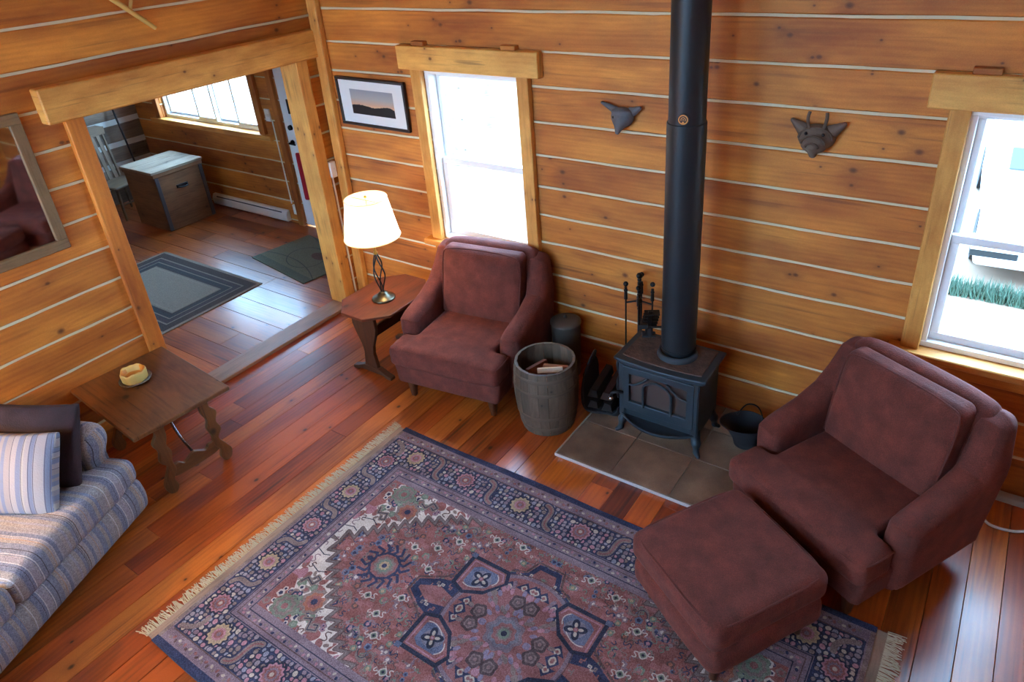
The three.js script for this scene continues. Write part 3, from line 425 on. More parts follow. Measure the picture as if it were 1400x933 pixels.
// ---------------------------------------------------------------- sofa with pillows
const tStripe = canvasTex(1024, 256, (g, W, H) => {
  const R = rng(314), cs = ['#85828a', '#787a86', '#928c90', '#6f7282', '#968f8e', '#8b8583', '#757888', '#958a82']; let x = 0;
  while (x < W) { const w = 10 + R() * 34; g.fillStyle = cs[(R() * cs.length) | 0]; g.fillRect(x, 0, w, H); x += w; }
  for (let i = 0; i < 13; i++) { const X = R() * W; g.fillStyle = i % 3 === 0 ? '#443e44' : i % 3 === 1 ? '#bab3b0' : '#a3876f'; g.fillRect(X, 0, 3 + R() * 7, H); }
  const im = g.getImageData(0, 0, W, H), d = im.data; for (let y = 0; y < H; y++) for (let q = 0; q < W; q++) { const i = (y * W + q) * 4, n = (hash(q >> 1, y >> 1, 3) - 0.5) * 44 + (vn(q / 8, y / 3, 128, 86, 8) - 0.5) * 36; for (let k = 0; k < 3; k++) d[i + k] = mx(0, mn(255, d[i + k] + n)); } g.putImageData(im, 0, 0);
}, 0.62, 0.3);
const stripeMat = phy({ map: tStripe, bumpMap: tFuzzBump, bumpScale: 0.003, roughness: 0.95, sheen: 0.3, sheenRoughness: 0.7, sheenColor: col(170, 170, 190) });
const SOFA = [0.82, 0, 3.745], SOFAT = 113 * Math.PI / 180;
{
  const s = thing('sofa', 'two seat sofa in grey blue striped woven fabric', 'sofa', SOFA, SOFAT);
  part('base', sdfGeo((x, y, z) => sBox(x, y - 0.17, z - 0.02, 0.94, 0.125, 0.42 + 0.03 * Math.sin(mx(0, mn(1, (y - 0.04) / 0.26)) * Math.PI), 0.05), [-1.02, 0.02, -0.5], [1.02, 0.34, 0.54], 0.022), stripeMat, s);
  for (const d of [-1, 1]) part('seat_cushion', sdfGeo((x, y, z) => { const X = x - d * 0.465, dm = 0.03 * mx(0, 1 - (X / 0.5) ** 2) * mx(0, 1 - ((z - 0.1) / 0.55) ** 2), yy = y - 0.37 - (y > 0.37 ? dm : 0); return smin(sBox(X + d * 0.07, yy, z - 0.08, 0.39, 0.085, 0.4, 0.05), sBox(X, yy, z - 0.375, 0.462, 0.085, 0.105, 0.06), 0.03); }, [d > 0 ? -0.03 : -1.0, 0.24, -0.4], [d > 0 ? 1.0 : 0.03, 0.54, 0.56], 0.018), stripeMat, s);
  for (const d of [-1, 1]) part('arm', sdfGeo((x, y, z) => { const X = x - d * 0.85; return smin(sBox(X, y - 0.36, z + 0.05, 0.075, 0.27, 0.38, 0.05), sCap(x, y, z, [d * 0.865, 0.63, -0.4], [d * 0.865, 0.62, 0.27], 0.1, 0.1), 0.05); }, [d > 0 ? 0.7 : -1.02, 0.05, -0.55], [d > 0 ? 1.02 : -0.7, 0.78, 0.44], 0.017, 2), stripeMat, s);
  part('backrest', sdfGeo((x, y, z) => { const zz = z + 0.36 + (y - 0.4) * 0.12; return sBox(x, y - 0.47, zz, 0.88, 0.38, 0.09, 0.075); }, [-0.95, 0.04, -0.62], [0.95, 0.92, -0.2], 0.022), stripeMat, s);
}
const sofaPt = (x, y, z) => new THREE.Vector3(x, y, z).applyAxisAngle(new THREE.Vector3(0, 1, 0), SOFAT).add(new THREE.Vector3(...SOFA)).toArray();
function pillow(name, label, mat, p, lean, w, h, t) { // leaning back on the sofa arm
  const g = sdfGeo((x, y, z) => { const ax = mn(1, Math.abs(x) / w), ay = mn(1, Math.abs(y) / h), q = (1 - ax ** 2.4) * (1 - ay ** 2.4), pin = 0.03 * (ax * ax * (1 - ay) * 0 + (1 - ax * ax) * 0); return sBox(x, y, z, w - 0.018 * (1 - ay * ay), h - 0.018 * (1 - ax * ax), 0.009 + t * q ** 0.62, 0.009) * 0.6; }, [-w - 0.03, -h - 0.03, -t - 0.06], [w + 0.03, h + 0.03, t + 0.06], 0.014);
  const m = solo(name, g, mat, label, 'pillow', p); m.quaternion.setFromRotationMatrix(new THREE.Matrix4().makeBasis(new THREE.Vector3(0.83, -0.07, -0.55).normalize(), new THREE.Vector3(-0.21, 0.88, -0.43).normalize(), new THREE.Vector3(0.515, 0.47, 0.714).normalize())); m.rotateX(lean); return m;
}
const brownCloth = phy({ map: tFuzz, color: col(58, 38, 42), bumpMap: tFuzzBump, bumpScale: 0.002, roughness: 0.95, sheen: 0.3, sheenColor: col(120, 90, 90) });
pillow('throw_pillow', 'plain dark brown throw pillow leaning on the sofa arm', brownCloth, [0.625, 0.7, 3.075], 0.06, 0.28, 0.245, 0.075);
const tPil = canvasTex(512, 128, (g, W, H) => { const R = rng(55), cs = ['#9c9290', '#74788a', '#8a8488', '#a59a90', '#686d7e', '#908684']; let x = 0; while (x < W) { const w = 14 + R() * 34; g.fillStyle = cs[(R() * cs.length) | 0]; g.fillRect(x, 0, w, H); if (R() < 0.4) { g.fillStyle = '#55505a'; g.fillRect(x + 2, 0, 4, H); } x += w; } }, 0.42, 0.3);
pillow('throw_pillow', 'striped grey and cream throw pillow in front of the brown pillow', phy({ map: tPil, bumpMap: tFuzzBump, bumpScale: 0.002, roughness: 0.95 }), [0.745, 0.672, 3.228], 0.0, 0.245, 0.23, 0.07);

{ // standing lamp at the near end of the sofa, outside the picture; its warm light falls on the seat
  const l = thing('floor_lamp', 'standing lamp with cream shade behind the sofa', 'floor lamp', [0.42, 0, 4.15]);
  part('base', lathe([[0, 0], [0.14, 0], [0.14, 0.02], [0.02, 0.035], [0, 0.035]], 32), blackIron, l); part('pole', rod([0, 0.03, 0], [0, 1.4, 0], 0.012), blackIron, l);
  part('lamp_shade', lathe([[0.2, 1.32], [0.13, 1.6]], 40), phy({ color: col(246, 232, 200), roughness: 1, transmission: 0.55, thickness: 0, side: THREE.DoubleSide }), l);
  part('bulb', new THREE.SphereGeometry(0.032, 20, 14), std({ color: 0xffffff, emissive: new THREE.Color().setRGB(1, 0.78, 0.45), emissiveIntensity: 6 }), l, [0, 1.43, 0]);
  const pl = new THREE.PointLight(new THREE.Color().setRGB(1, 0.62, 0.25), 9, 0, 2); pl.position.set(0, 1.43, 0); pl.shadow.radius = 1.5; l.add(pl);
}
// ---------------------------------------------------------------- candle table
{
  const t = thing('candle_table', 'low wooden table with carved wavy legs and iron brace', 'table', [0.47, 0, 2.32], -4.5 * Math.PI / 180);
  part('table_top', cbox(0.9, 0.03, 0.64, 0.005, 0, 0.3, 0.31), tableWood, t, [0, 0.545, 0]);
  const leg = [[-0.03, 0.53], [0.035, 0.53], [0.03, 0.46], [0.065, 0.4], [0.045, 0.33], [0.06, 0.26], [0.028, 0.2], [0.06, 0.13], [0.085, 0.07], [0.07, 0.012], [0.03, 0.0], [0.005, 0.04], [0.015, 0.1], [-0.015, 0.16], [-0.01, 0.23], [-0.025, 0.3], [-0.01, 0.36], [-0.03, 0.43]];
  for (const sx of [-1, 1]) {
    for (const sz of [-1, 1]) { const g = extrude(leg.map(([z, y]) => [sz * (z + 0.15), y]), 0.038, 0.005, true).rotateY(-Math.PI / 2); part('leg', gridUV(g, 1), tableWood, t, [sx * 0.37, 0, 0]); }
    const str = [[-0.17, 0.12], [-0.1, 0.1], [0.1, 0.1], [0.17, 0.12], [0.17, 0.175], [0.11, 0.19], [0.07, 0.165], [0, 0.2], [-0.07, 0.165], [-0.11, 0.19], [-0.17, 0.175]];
    part('stretcher', gridUV(extrude(str, 0.03, 0.004, true).rotateY(-Math.PI / 2), 2), tableWood, t, [sx * 0.37, 0, 0]);
    part('cleat', cbox(0.05, 0.03, 0.5, 0.004, 2), tableWood, t, [sx * 0.37, 0.517, 0]);
    part('iron_brace', tube([[sx * 0.36, 0.19, 0], [sx * 0.24, 0.26, 0], [sx * 0.12, 0.42, 0], [sx * 0.05, 0.53, 0]], 0.009, 20, 8), std({ color: col(120, 122, 128), roughness: 0.25, metalness: 0.9 }), t);
  }
}
{
  const d = thing('candle_dish', 'small round ribbed glass dish under the yellow candle', 'dish', [0.3, 0.56, 2.31]);
  const ringp = []; for (let i = 0; i < 48; i++) { const a = i / 48 * 2 * Math.PI; ringp.push([0.1 * Math.cos(a), 0.016 + 0.003 * Math.cos(a * 24), 0.1 * Math.sin(a)]); }
  const dm = std({ color: col(120, 120, 116), roughness: 0.25, metalness: 0.4 });
  part('plate', lathe([[0, 0.001], [0.06, 0.001], [0.098, 0.012], [0.098, 0.016], [0.06, 0.006], [0, 0.006]], 40), dm, d); part('rim', tube(ringp, 0.004, 96, 6, true), dm, d);
  const c = thing('pillar_candle', 'chunky yellow candle with melted hollow top', 'candle', [0.3, 0.5665, 2.31]);
  const R = rng(4), prof = [[0, 0], [0.074, 0], [0.08, 0.01], [0.082, 0.058], [0.08, 0.07], [0.074, 0.073], [0.066, 0.066], [0.058, 0.035], [0.03, 0.022], [0, 0.022]], g = lathe(prof, 40), p = g.attributes.position;
  for (let i = 0; i < p.count; i++) { const a = Math.atan2(p.getZ(i), p.getX(i)), y = p.getY(i), r = Math.hypot(p.getX(i), p.getZ(i)); if (y > 0.045) p.setY(i, y + (y - 0.045) * 0.5 * (Math.sin(a * 2 + 1) * 0.5 + 0.35 * Math.sin(a * 5) + 0.2 * Math.sin(a * 9 + 2))); if (r > 0.06) { const k = 1 + 0.04 * Math.sin(a * 3) + 0.02 * Math.sin(a * 7 + 1); p.setX(i, p.getX(i) * k); p.setZ(i, p.getZ(i) * k); } }
  g.computeVertexNormals(); part('wax', g, phy({ color: col(226, 196, 112), roughness: 0.55, sheen: 0.2 }), c); part('wax_pool', lathe([[0.0735, 0.0742], [0.0665, 0.0672], [0.0585, 0.036], [0.03, 0.0235], [0, 0.0235]], 40), phy({ color: col(214, 152, 62), roughness: 0.45 }), c, null, 'darker melted hollow'); part('wick', rod([0, 0.02, 0], [0.003, 0.04, 0], 0.002), blackCloth, c);
}
// ---------------------------------------------------------------- lamp table and lamp
const LT = [1.03, 0, 0.66];
{
  const t = thing('lamp_table', 'small red brown octagonal trestle table under the lamp', 'table', LT, 0.0);
  const X = 0.26, Z = 0.36, c = 0.15; part('table_top', gridUV(extrude([[-X + c, -Z], [X - c, -Z], [X, -Z + c], [X, Z - c], [X - c, Z], [-X + c, Z], [-X, Z - c], [-X, -Z + c]], 0.024, 0.004).rotateX(Math.PI / 2), 2), redWood, t, [0, 0.568, 0]);
  const vase = [[-0.115, 0.555], [0.115, 0.555], [0.12, 0.5], [0.125, 0.44], [0.1, 0.36], [0.062, 0.27], [0.05, 0.2], [0.062, 0.12], [0.07, 0.06], [-0.07, 0.06], [-0.062, 0.12], [-0.05, 0.2], [-0.062, 0.27], [-0.1, 0.36], [-0.125, 0.44], [-0.12, 0.5]];
  const foot = [[-0.205, 0.0], [-0.15, 0.0], [-0.12, 0.02], [0.12, 0.02], [0.15, 0.0], [0.205, 0.0], [0.205, 0.025], [0.15, 0.04], [0.08, 0.07], [-0.08, 0.07], [-0.15, 0.04], [-0.205, 0.025]];
  for (const z of [-0.24, 0.25]) { part('trestle', gridUV(extrude(vase, 0.032, 0.005), 1), legWood, t, [0, 0, z]); part('foot', gridUV(extrude(foot, 0.05, 0.005), 0), legWood, t, [0, 0, z]); }
  part('stretcher', cbox(0.03, 0.09, 0.46, 0.005, 2), legWood, t, [0, 0.34, 0.005]);
}
const LP = [1.06, 0.58, 0.7];
{
  const l = thing('table_lamp', 'lit table lamp with cream shade and twisted iron stem', 'lamp', LP);
  const bronze = std({ color: col(84, 78, 62), roughness: 0.32, metalness: 0.75 });
  part('base', lathe([[0, 0], [0.088, 0], [0.092, 0.008], [0.088, 0.016], [0.078, 0.02], [0.06, 0.03], [0.04, 0.042], [0.03, 0.058], [0.02, 0.066], [0, 0.066]], 36), bronze, l);
  for (let k = 0; k < 4; k++) { const p = []; for (let i = 0; i <= 16; i++) { const s = i / 16, a = k * Math.PI / 2 + s * 2.4, r = 0.008 + 0.036 * Math.sin(s * Math.PI) ** 1.3 * (0.7 + 0.6 * s); p.push([r * Math.cos(a), 0.06 + s * 0.33, r * Math.sin(a)]); } part('stem_rod', tube(p, 0.0055, 40, 6), blackIron, l); }
  part('neck', lathe([[0, 0.38], [0.014, 0.38], [0.018, 0.395], [0.01, 0.41], [0.012, 0.5], [0, 0.5]], 20), std({ color: col(186, 152, 74), roughness: 0.3, metalness: 0.8 }), l);
  const sh = phy({ color: col(246, 232, 200), roughness: 1, transmission: 0.55, thickness: 0, side: THREE.DoubleSide });
  const shade = part('lamp_shade', lathe([[0.208, 0.53], [0.154, 0.83]], 48), sh, l);
  part('trim_ring', new THREE.TorusGeometry(0.208, 0.004, 6, 48).rotateX(Math.PI / 2).translate(0, 0.53, 0), sh, shade); part('trim_ring', new THREE.TorusGeometry(0.154, 0.004, 6, 48).rotateX(Math.PI / 2).translate(0, 0.83, 0), sh, shade);
  part('finial', merge([rod([0, 0.5, 0], [0, 0.82, 0], 0.003), at(new THREE.SphereGeometry(0.011, 12, 8), 0, 0.84, 0), rod([-0.154, 0.815, 0], [0.154, 0.815, 0], 0.0022)]), std({ color: col(186, 152, 74), roughness: 0.3, metalness: 0.8 }), l);
  part('bulb', new THREE.SphereGeometry(0.032, 20, 14), std({ color: 0xffffff, emissive: new THREE.Color().setRGB(1, 0.78, 0.45), emissiveIntensity: 6 }), l, [0, 0.62, 0]);
  const pl = new THREE.PointLight(new THREE.Color().setRGB(1, 0.68, 0.36), 1.6, 0, 2); pl.position.set(0, 0.62, 0); pl.shadow.radius = 1.5; pl.castShadow = true; l.add(pl);
}
// ---------------------------------------------------------------- hearth, stove, pipe
{
  const h = thing('hearth_pad', 'low brown stone tile hearth pad under the stove', 'hearth', [0, 0, 0]);
  const tm = [[255, 246, 240], [230, 222, 216], [246, 230, 220]].map((c) => std({ map: tSlate, color: col(...c), roughness: 0.6 })), R = rng(12);
  part('bed', cbox(1.19, 0.014, 0.99, 0.002), std({ color: col(120, 108, 96), roughness: 0.9 }), h, [3.4, 0.0075, 0.53]);
  for (let i = 0; i < 3; i++) for (let j = 0; j < 3; j++) { const z0 = [0.04, 0.32, 0.64][j], z1 = [0.32, 0.64, 1.02][j]; part('tile', cbox(0.39, 0.012, z1 - z0 - 0.006, 0.002, 0, R() * 5, R() * 5), tm[(R() * 3) | 0], h, [2.805 + 0.198 + 0.396 * i, 0.0145, (z0 + z1) / 2]); }
  const em = std({ color: col(196, 192, 186), roughness: 0.4, metalness: 0.3 });
  part('edging', cbox(1.2, 0.022, 0.008, 0.002, 0), em, h, [3.4, 0.0115, 1.03]); part('edging', cbox(0.008, 0.022, 1.0, 0.002, 2), em, h, [2.8, 0.0115, 0.53]);
}
const SV = [3.335, 0.021, 0.45];
{
  const s = thing('wood_stove', 'dark blue grey cast iron wood stove with arched glass door', 'wood stove', SV); s.scale.set(1.06, 0.925, 1.04);
  part('body', at(cbox(0.5, 0.47, 0.33, 0.012), 0, 0.385, -0.01), iron, s);
  const topP = []; for (const [x, z] of [[-0.285, -0.185], [0.285, -0.185], [0.29, 0.17]]) topP.push([x, z]); for (let i = 0; i <= 12; i++) { const x = 0.27 - 0.54 * i / 12; topP.push([x, 0.178 + 0.022 * (1 - (x / 0.27) ** 2)]); } topP.push([-0.29, 0.17]);
  const tp = part('top_plate', extrude(topP, 0.028, 0.008).rotateX(Math.PI / 2).translate(0, 0.632, 0), iron, s);
  part('top_molding', extrude(topP.map(([x, z]) => [x * 0.95, z * 0.95]), 0.02, 0.005).rotateX(Math.PI / 2).translate(0, 0.612, 0), iron, tp);
  part('griddle', extrude(topP.map(([x, z]) => [x * 0.86, z * 0.8 - 0.008]), 0.012, 0.004).rotateX(Math.PI / 2).translate(0, 0.648, 0), std({ map: tRust, roughness: 0.75, metalness: 0.2, bumpMap: tRough, bumpScale: 0.004 }), tp, null, 'rust speckled cooking surface');
  for (const sx of [-1, 1]) part('corner_pilaster', at(cbox(0.045, 0.45, 0.03, 0.008), sx * 0.235, 0.385, 0.16), iron, s);
  // door
  const shp = new THREE.Shape(); shp.moveTo(-0.225, 0.235); shp.lineTo(0.225, 0.235); shp.lineTo(0.225, 0.59); shp.lineTo(-0.225, 0.59); shp.closePath();
  const hole = new THREE.Path(); hole.moveTo(-0.188, 0.3); hole.lineTo(-0.188, 0.54); hole.quadraticCurveTo(0, 0.56, 0.188, 0.54); hole.lineTo(0.188, 0.3); hole.closePath(); shp.holes.push(hole);
  const door = part('door', new THREE.ExtrudeGeometry(shp, { depth: 0.022, bevelEnabled: true, bevelSize: 0.005, bevelThickness: 0.005, bevelSegments: 2 }), iron, s, [0, 0, 0.152]);
  part('glass', at(new THREE.BoxGeometry(0.39, 0.27, 0.004), 0, 0.42, 0.004), phy({ color: col(66, 53, 48), roughness: 0.35, clearcoat: 0.6, clearcoatRoughness: 0.08 }), door, null, 'sooty brown door glass');
  const bar = (p) => tube(p, 0.009, 24, 8); // tracery
  part('tracery', merge([bar([[-0.09, 0.29, 0.026], [-0.09, 0.43, 0.03], [-0.085, 0.47, 0.03], [-0.06, 0.5, 0.03], [0, 0.525, 0.03], [0.06, 0.5, 0.03], [0.085, 0.47, 0.03], [0.09, 0.43, 0.03], [0.09, 0.29, 0.026]]), bar([[-0.188, 0.45, 0.022], [-0.15, 0.46, 0.026], [-0.1, 0.5, 0.028], [-0.06, 0.545, 0.026]]), bar([[0.188, 0.45, 0.022], [0.15, 0.46, 0.026], [0.1, 0.5, 0.028], [0.06, 0.545, 0.026]])]), iron, door);
  const hd = part('handle', tube([[-0.225, 0.37, 0.03], [-0.25, 0.385, 0.06], [-0.275, 0.375, 0.07], [-0.285, 0.34, 0.07]], 0.011, 20, 8), blackIron, door); part('knob', new THREE.SphereGeometry(0.017, 16, 12), std({ color: col(190, 192, 196), roughness: 0.2, metalness: 0.9 }), hd, [-0.286, 0.325, 0.07]);
  // ash lip
  const lip = []; for (let i = 0; i <= 16; i++) { const x = -0.235 + 0.47 * i / 16; lip.push([x, 0.1 * (1 - (x / 0.235) ** 2) + 0.02]); } const lo = lip.concat([[0.235, -0.02], [-0.235, -0.02]]);
  part('ash_lip', merge([extrude(lo, 0.012, 0.003).rotateX(Math.PI / 2).translate(0, 0.165, 0.15), tube(lip.map(([x, z]) => [x, 0.178, 0.15 + z]), 0.008, 40, 6), at(cbox(0.46, 0.06, 0.01, 0.003), 0, 0.195, 0.155)]), iron, s);
  for (const sx of [-1, 1]) for (const sz of [-1, 1]) part('leg', sdfGeo((x, y, z) => { let d = sCap(x, y, z, [sx * 0.225, 0.17, sz * 0.12], [sx * 0.245, 0.1, sz * 0.145], 0.034, 0.026); d = smin(d, sCap(x, y, z, [sx * 0.245, 0.1, sz * 0.145], [sx * 0.252, 0.035, sz * 0.155], 0.024, 0.016), 0.02); d = smin(d, sCap(x, y, z, [sx * 0.252, 0.03, sz * 0.155], [sx * 0.272, 0.013, sz * 0.17], 0.017, 0.014), 0.015); return mx(d, -y + 0.0005); }, [sx > 0 ? 0.17 : -0.31, -0.012, sz > 0 ? 0.06 : -0.21], [sx > 0 ? 0.31 : -0.17, 0.22, sz > 0 ? 0.21 : -0.06], 0.009), iron, s);
  part('flue_collar', lathe([[0.118, 0.645], [0.122, 0.66], [0.116, 0.67], [0.112, 0.69], [0.1, 0.69]], 40), iron, s, [0.04, 0, -0.02]);
}
{
  const px = 3.378, pz = 0.42, p = thing('stove_pipe', 'tall black stove pipe rising from the wood stove', 'stove pipe', [px, 0, pz]);
  part('lower_sleeve', lathe([[0.095, 0.66], [0.105, 0.66], [0.107, 0.67], [0.108, 0.68], [0.108, 2.112], [0.106, 2.118], [0.1, 2.118]], 48), pipeMat, p);
  part('upper_pipe', lathe([[0.1, 2.0], [0.1, 4.5]], 48), pipeMat, p);
  part('crimp_ring', new THREE.TorusGeometry(0.1085, 0.003, 6, 48).rotateX(Math.PI / 2), pipeMat, p, [0, 0.69, 0]);
  const n = new THREE.Vector3(0.2, 0, 0.98).normalize(), a = Math.atan2(n.x, n.z);
  const t = thing('flue_thermometer', 'round orange and black flue thermometer dial on the stove pipe', 'thermometer', [px + n.x * 0.1, 2.155, pz + n.z * 0.1], a);
  part('case', new THREE.CylinderGeometry(0.03, 0.03, 0.01, 32).rotateX(Math.PI / 2), blackIron, t, [0, 0, 0.0055]);
  const tDial = canvasTex(128, 128, (g, W) => { const c = W / 2, arc = (col_, w, r, a0, a1) => { g.strokeStyle = col_; g.lineWidth = w; g.beginPath(); g.arc(c, c, r, a0, a1); g.stroke(); }; g.fillStyle = '#2a2018'; g.fillRect(0, 0, W, W); arc('#d08a3c', 14, 52, 0, 7); arc('#1c1712', 12, 38, 2.6, 6.9); arc('#c98a44', 10, 26, 2.6, 6.9); g.fillStyle = '#1c1712'; g.beginPath(); g.arc(c, c, 16, 0, 7); g.fill(); g.fillStyle = '#d79a50'; g.beginPath(); g.arc(c, c, 8, 0, 7); g.fill(); g.fillStyle = '#c98a44'; g.beginPath(); g.moveTo(c - 20, 108); g.lineTo(c, 78); g.lineTo(c + 20, 108); g.fill(); });
  part('dial', new THREE.CircleGeometry(0.028, 32), std({ map: tDial, roughness: 0.4 }), t, [0, 0, 0.0112]);
}
{ // black finned gadget on the stove top
  const f = thing('stove_fan', 'small black ribbed heat fan on the back corner of the stove top', 'stove fan', [3.125, 0.629, 0.315], 0.5);
  const blue = std({ color: col(40, 60, 74), roughness: 0.35, metalness: 0.4 });
  part('foot', cbox(0.09, 0.012, 0.06, 0.003), blue, f, [0, 0.006, 0]); part('body', cbox(0.05, 0.07, 0.03, 0.004), blackIron, f, [0, 0.046, 0]);
  for (let i = 0; i < 5; i++) part('fin', cbox(0.1, 0.006, 0.07, 0.002), blackIron, f, [0.012 * i * 0.4, 0.088 + i * 0.021, 0]);
  part('core', cbox(0.03, 0.11, 0.025, 0.003), blackIron, f, [0.01, 0.13, 0]);
  const hub = part('blade_hub', new THREE.CylinderGeometry(0.012, 0.012, 0.03, 12).rotateX(Math.PI / 2), blackIron, f, [0.0, 0.1, 0.05]);
  for (let k = 0; k < 4; k++) { const b = part('blade', cbox(0.026, 0.07, 0.002, 0.0008), blackIron, hub, [0.042 * Math.sin(k * 1.571), 0.042 * Math.cos(k * 1.571), 0.01]); b.rotation.set(0, 0, -k * 1.571); b.rotateY(0.5); }
}
{ // fireplace tools
  const t = thing('fireplace_tools', 'black iron fireplace tool set standing behind the stove', 'fireplace tools', [2.965, 0.021, 0.13]);
  part('stand_base', lathe([[0, 0], [0.1, 0], [0.1, 0.012], [0.06, 0.02], [0.012, 0.03], [0, 0.03]], 28), blackIron, t);
  part('stand_post', merge([rod([0, 0.02, 0], [0, 0.9, 0], 0.009), at(new THREE.SphereGeometry(0.022, 14, 10), 0, 0.93, 0), at(new THREE.SphereGeometry(0.015, 14, 10), 0, 0.9, 0), rod([0, 0.8, 0], [0, 0.88, 0], 0.014)]), blackIron, t);
  part('rack_ring', merge([tube([[-0.08, 0.72, 0.03], [0, 0.735, 0], [0.085, 0.72, -0.02]], 0.007, 16, 6), tube([[-0.02, 0.72, -0.08], [0, 0.735, 0], [0.03, 0.72, 0.08]], 0.007, 16, 6), at(new THREE.SphereGeometry(0.022, 12, 8), 0, 0.735, 0)]), blackIron, t);
  const names = ['poker', 'shovel', 'brush', 'tongs'];
  [[-0.085, 0.035], [0.088, -0.02], [0.035, 0.085], [-0.025, -0.085]].forEach(([x, z], i) => {
    const p = part(names[i], merge([rod([x, 0.16, z], [x, 0.8, z], 0.006), rod([x, 0.75, z], [x, 0.84, z], 0.013, 0.01), at(new THREE.SphereGeometry(0.018, 12, 10), x, 0.865 + 0.01 * i, z), at(new THREE.SphereGeometry(0.014, 12, 10), x, 0.815, z)]), blackIron, t);
    if (i === 1) part('pan', cbox(0.11, 0.15, 0.012, 0.004), blackIron, p, [x, 0.13, z]); if (i === 2) part('bristles', at(new THREE.CylinderGeometry(0.02, 0.035, 0.14, 14), x, 0.13, z), blackCloth, p);
    if (i === 0) part('hook', tube([[x, 0.17, z], [x, 0.1, z], [x - 0.03, 0.08, z], [x - 0.05, 0.11, z]], 0.006, 14, 6), blackIron, p); if (i === 3) part('jaw', tube([[x, 0.17, z], [x - 0.025, 0.12, z], [x, 0.06, z]], 0.006, 14, 6), blackIron, p);
  });
}
// ---------------------------------------------------------------- barrel and firewood
{
  const b = thing('barrel', 'weathered grey wooden barrel holding kindling', 'barrel', [2.565, 0, 0.735]), n = 20, R = rng(16);
  const bm = [[176, 164, 150], [164, 152, 140], [184, 170, 154]].map((c) => std({ map: tGrey, color: col(...c), roughness: 0.7 }));
  const rad = (y) => { const t = y / 0.515; return 0.182 + 0.024 * t + 0.11 * t * (1 - t); };
  for (let k = 0; k < n; k++) {
    const pos = [], a0 = k / n * 2 * Math.PI + 0.006, a1 = (k + 1) / n * 2 * Math.PI - 0.006, H = 0.515, rows = 8, V = (a, y, t) => { const r = rad(y) - t; return [r * Math.cos(a), y, r * Math.sin(a)]; }, q = (a, c, d, e) => pos.push(...a, ...c, ...d, ...a, ...d, ...e);
    for (let i = 0; i < rows; i++) { const y0 = H * i / rows, y1 = H * (i + 1) / rows; q(V(a0, y0, 0), V(a0, y1, 0), V(a1, y1, 0), V(a1, y0, 0)); q(V(a1, y0, 0.018), V(a1, y1, 0.018), V(a0, y1, 0.018), V(a0, y0, 0.018)); }
    q(V(a0, H, 0), V(a0, H, 0.018), V(a1, H, 0.018), V(a1, H, 0)); q(V(a0, 0, 0), V(a1, 0, 0), V(a1, 0, 0.018), V(a0, 0, 0.018));
    const g = new THREE.BufferGeometry(); g.setAttribute('position', new THREE.Float32BufferAttribute(pos, 3)); gridUV(g, 1, R() * 3, R() * 3); g.computeVertexNormals(); part('stave', g, bm[(R() * 3) | 0], b);
  }
  const hoopM = std({ map: tGrey, color: col(166, 154, 142), roughness: 0.65 });
  for (const y of [0.06, 0.16, 0.36, 0.46]) { const g = lathe([[rad(y - 0.014) - 0.002, y - 0.014], [rad(y - 0.014) + 0.0015, y - 0.014], [rad(y + 0.014) + 0.0015, y + 0.014], [rad(y + 0.014) - 0.002, y + 0.014]], 48); part('hoop', g, hoopM, b); }
  part('bottom', new THREE.CylinderGeometry(0.16, 0.16, 0.02, 28), greyWood, b, [0, 0.02, 0]);
  // kindling, each stick a thing
  const sticks = [['pale split kindling stick lying on top in the barrel', [0.05, 0.452, 0.02], [0.02, 0.55, 0.02], 0.17, std({ color: col(226, 204, 176), roughness: 0.7 })], ['brown bark firewood chunk by the barrel back', [0.05, 0.418, -0.05], [0, 0.35, 0], 0.17, darkWood], ['reddish split log at the barrel side', [-0.07, 0.418, 0.0], [0, 1.3, 0], 0.17, redWood], ['grey split log sunk deep in the barrel', [0.0, 0.366, -0.07], [0, 0.1, 0], 0.2, greyWood], ['dark firewood billet under the kindling in the barrel', [0.0, 0.366, 0.06], [0, 0.1, 0], 0.22, darkWood], ['brown firewood billet in the barrel middle', [0.0, 0.366, -0.005], [0, 0.1, 0], 0.22, redWood]];
  for (const [lab, p, r, L, m] of sticks) { const g = gridUV(extrude([[-0.028, -0.02], [0.03, -0.022], [0.022, 0.022], [-0.01, 0.03]].map(([x, y]) => lab.startsWith('pale') ? [x * 0.6, y * 0.6] : [x, y]), L, 0.003).rotateY(Math.PI / 2), 0); const s = solo('firewood_stick', g, m, lab, 'firewood', [2.565 + p[0], p[1], 0.735 + p[2]], 'firewood in the barrel'); s.rotation.set(...r); }
  const under = solo('firewood_fill', sdfGeo((x, y, z) => mx(Math.hypot(x, z) - 0.168, Math.abs(y - 0.17) - 0.145) + 0.02 * Math.sin(x * 60) * Math.sin(z * 50), [-0.2, 0, -0.2], [0.2, 0.36, 0.2], 0.02), std({ map: tDark, color: col(120, 110, 100), roughness: 0.9 }), 'jumble of dark wood scraps deep inside the barrel', 'firewood', [2.565, 0.005, 0.735], null, 'stuff');
  // grey pail behind the barrel
  const c = thing('ash_pail', 'dull galvanized ash pail behind the barrel', 'pail', [2.385, 0, 0.17]); const pm = std({ color: col(84, 78, 70), roughness: 0.6, metalness: 0.35 });
  part('shell', lathe([[0, 0.002], [0.12, 0.002], [0.135, 0.46], [0.14, 0.47], [0.13, 0.475]], 36), pm, c); part('lid', lathe([[0.142, 0.47], [0.142, 0.485], [0.1, 0.505], [0, 0.515]], 36), pm, c); part('lid_knob', new THREE.SphereGeometry(0.018, 12, 8), pm, c, [0, 0.525, 0]); c.scale.set(0.82, 0.95, 0.82);
  // log carrier
  const k = thing('log_carrier', 'black canvas log carrier on the floor between barrel and stove', 'log carrier', [2.855, 0.022, 0.4], 0.15); k.scale.set(1.2, 1.3, 1.0);
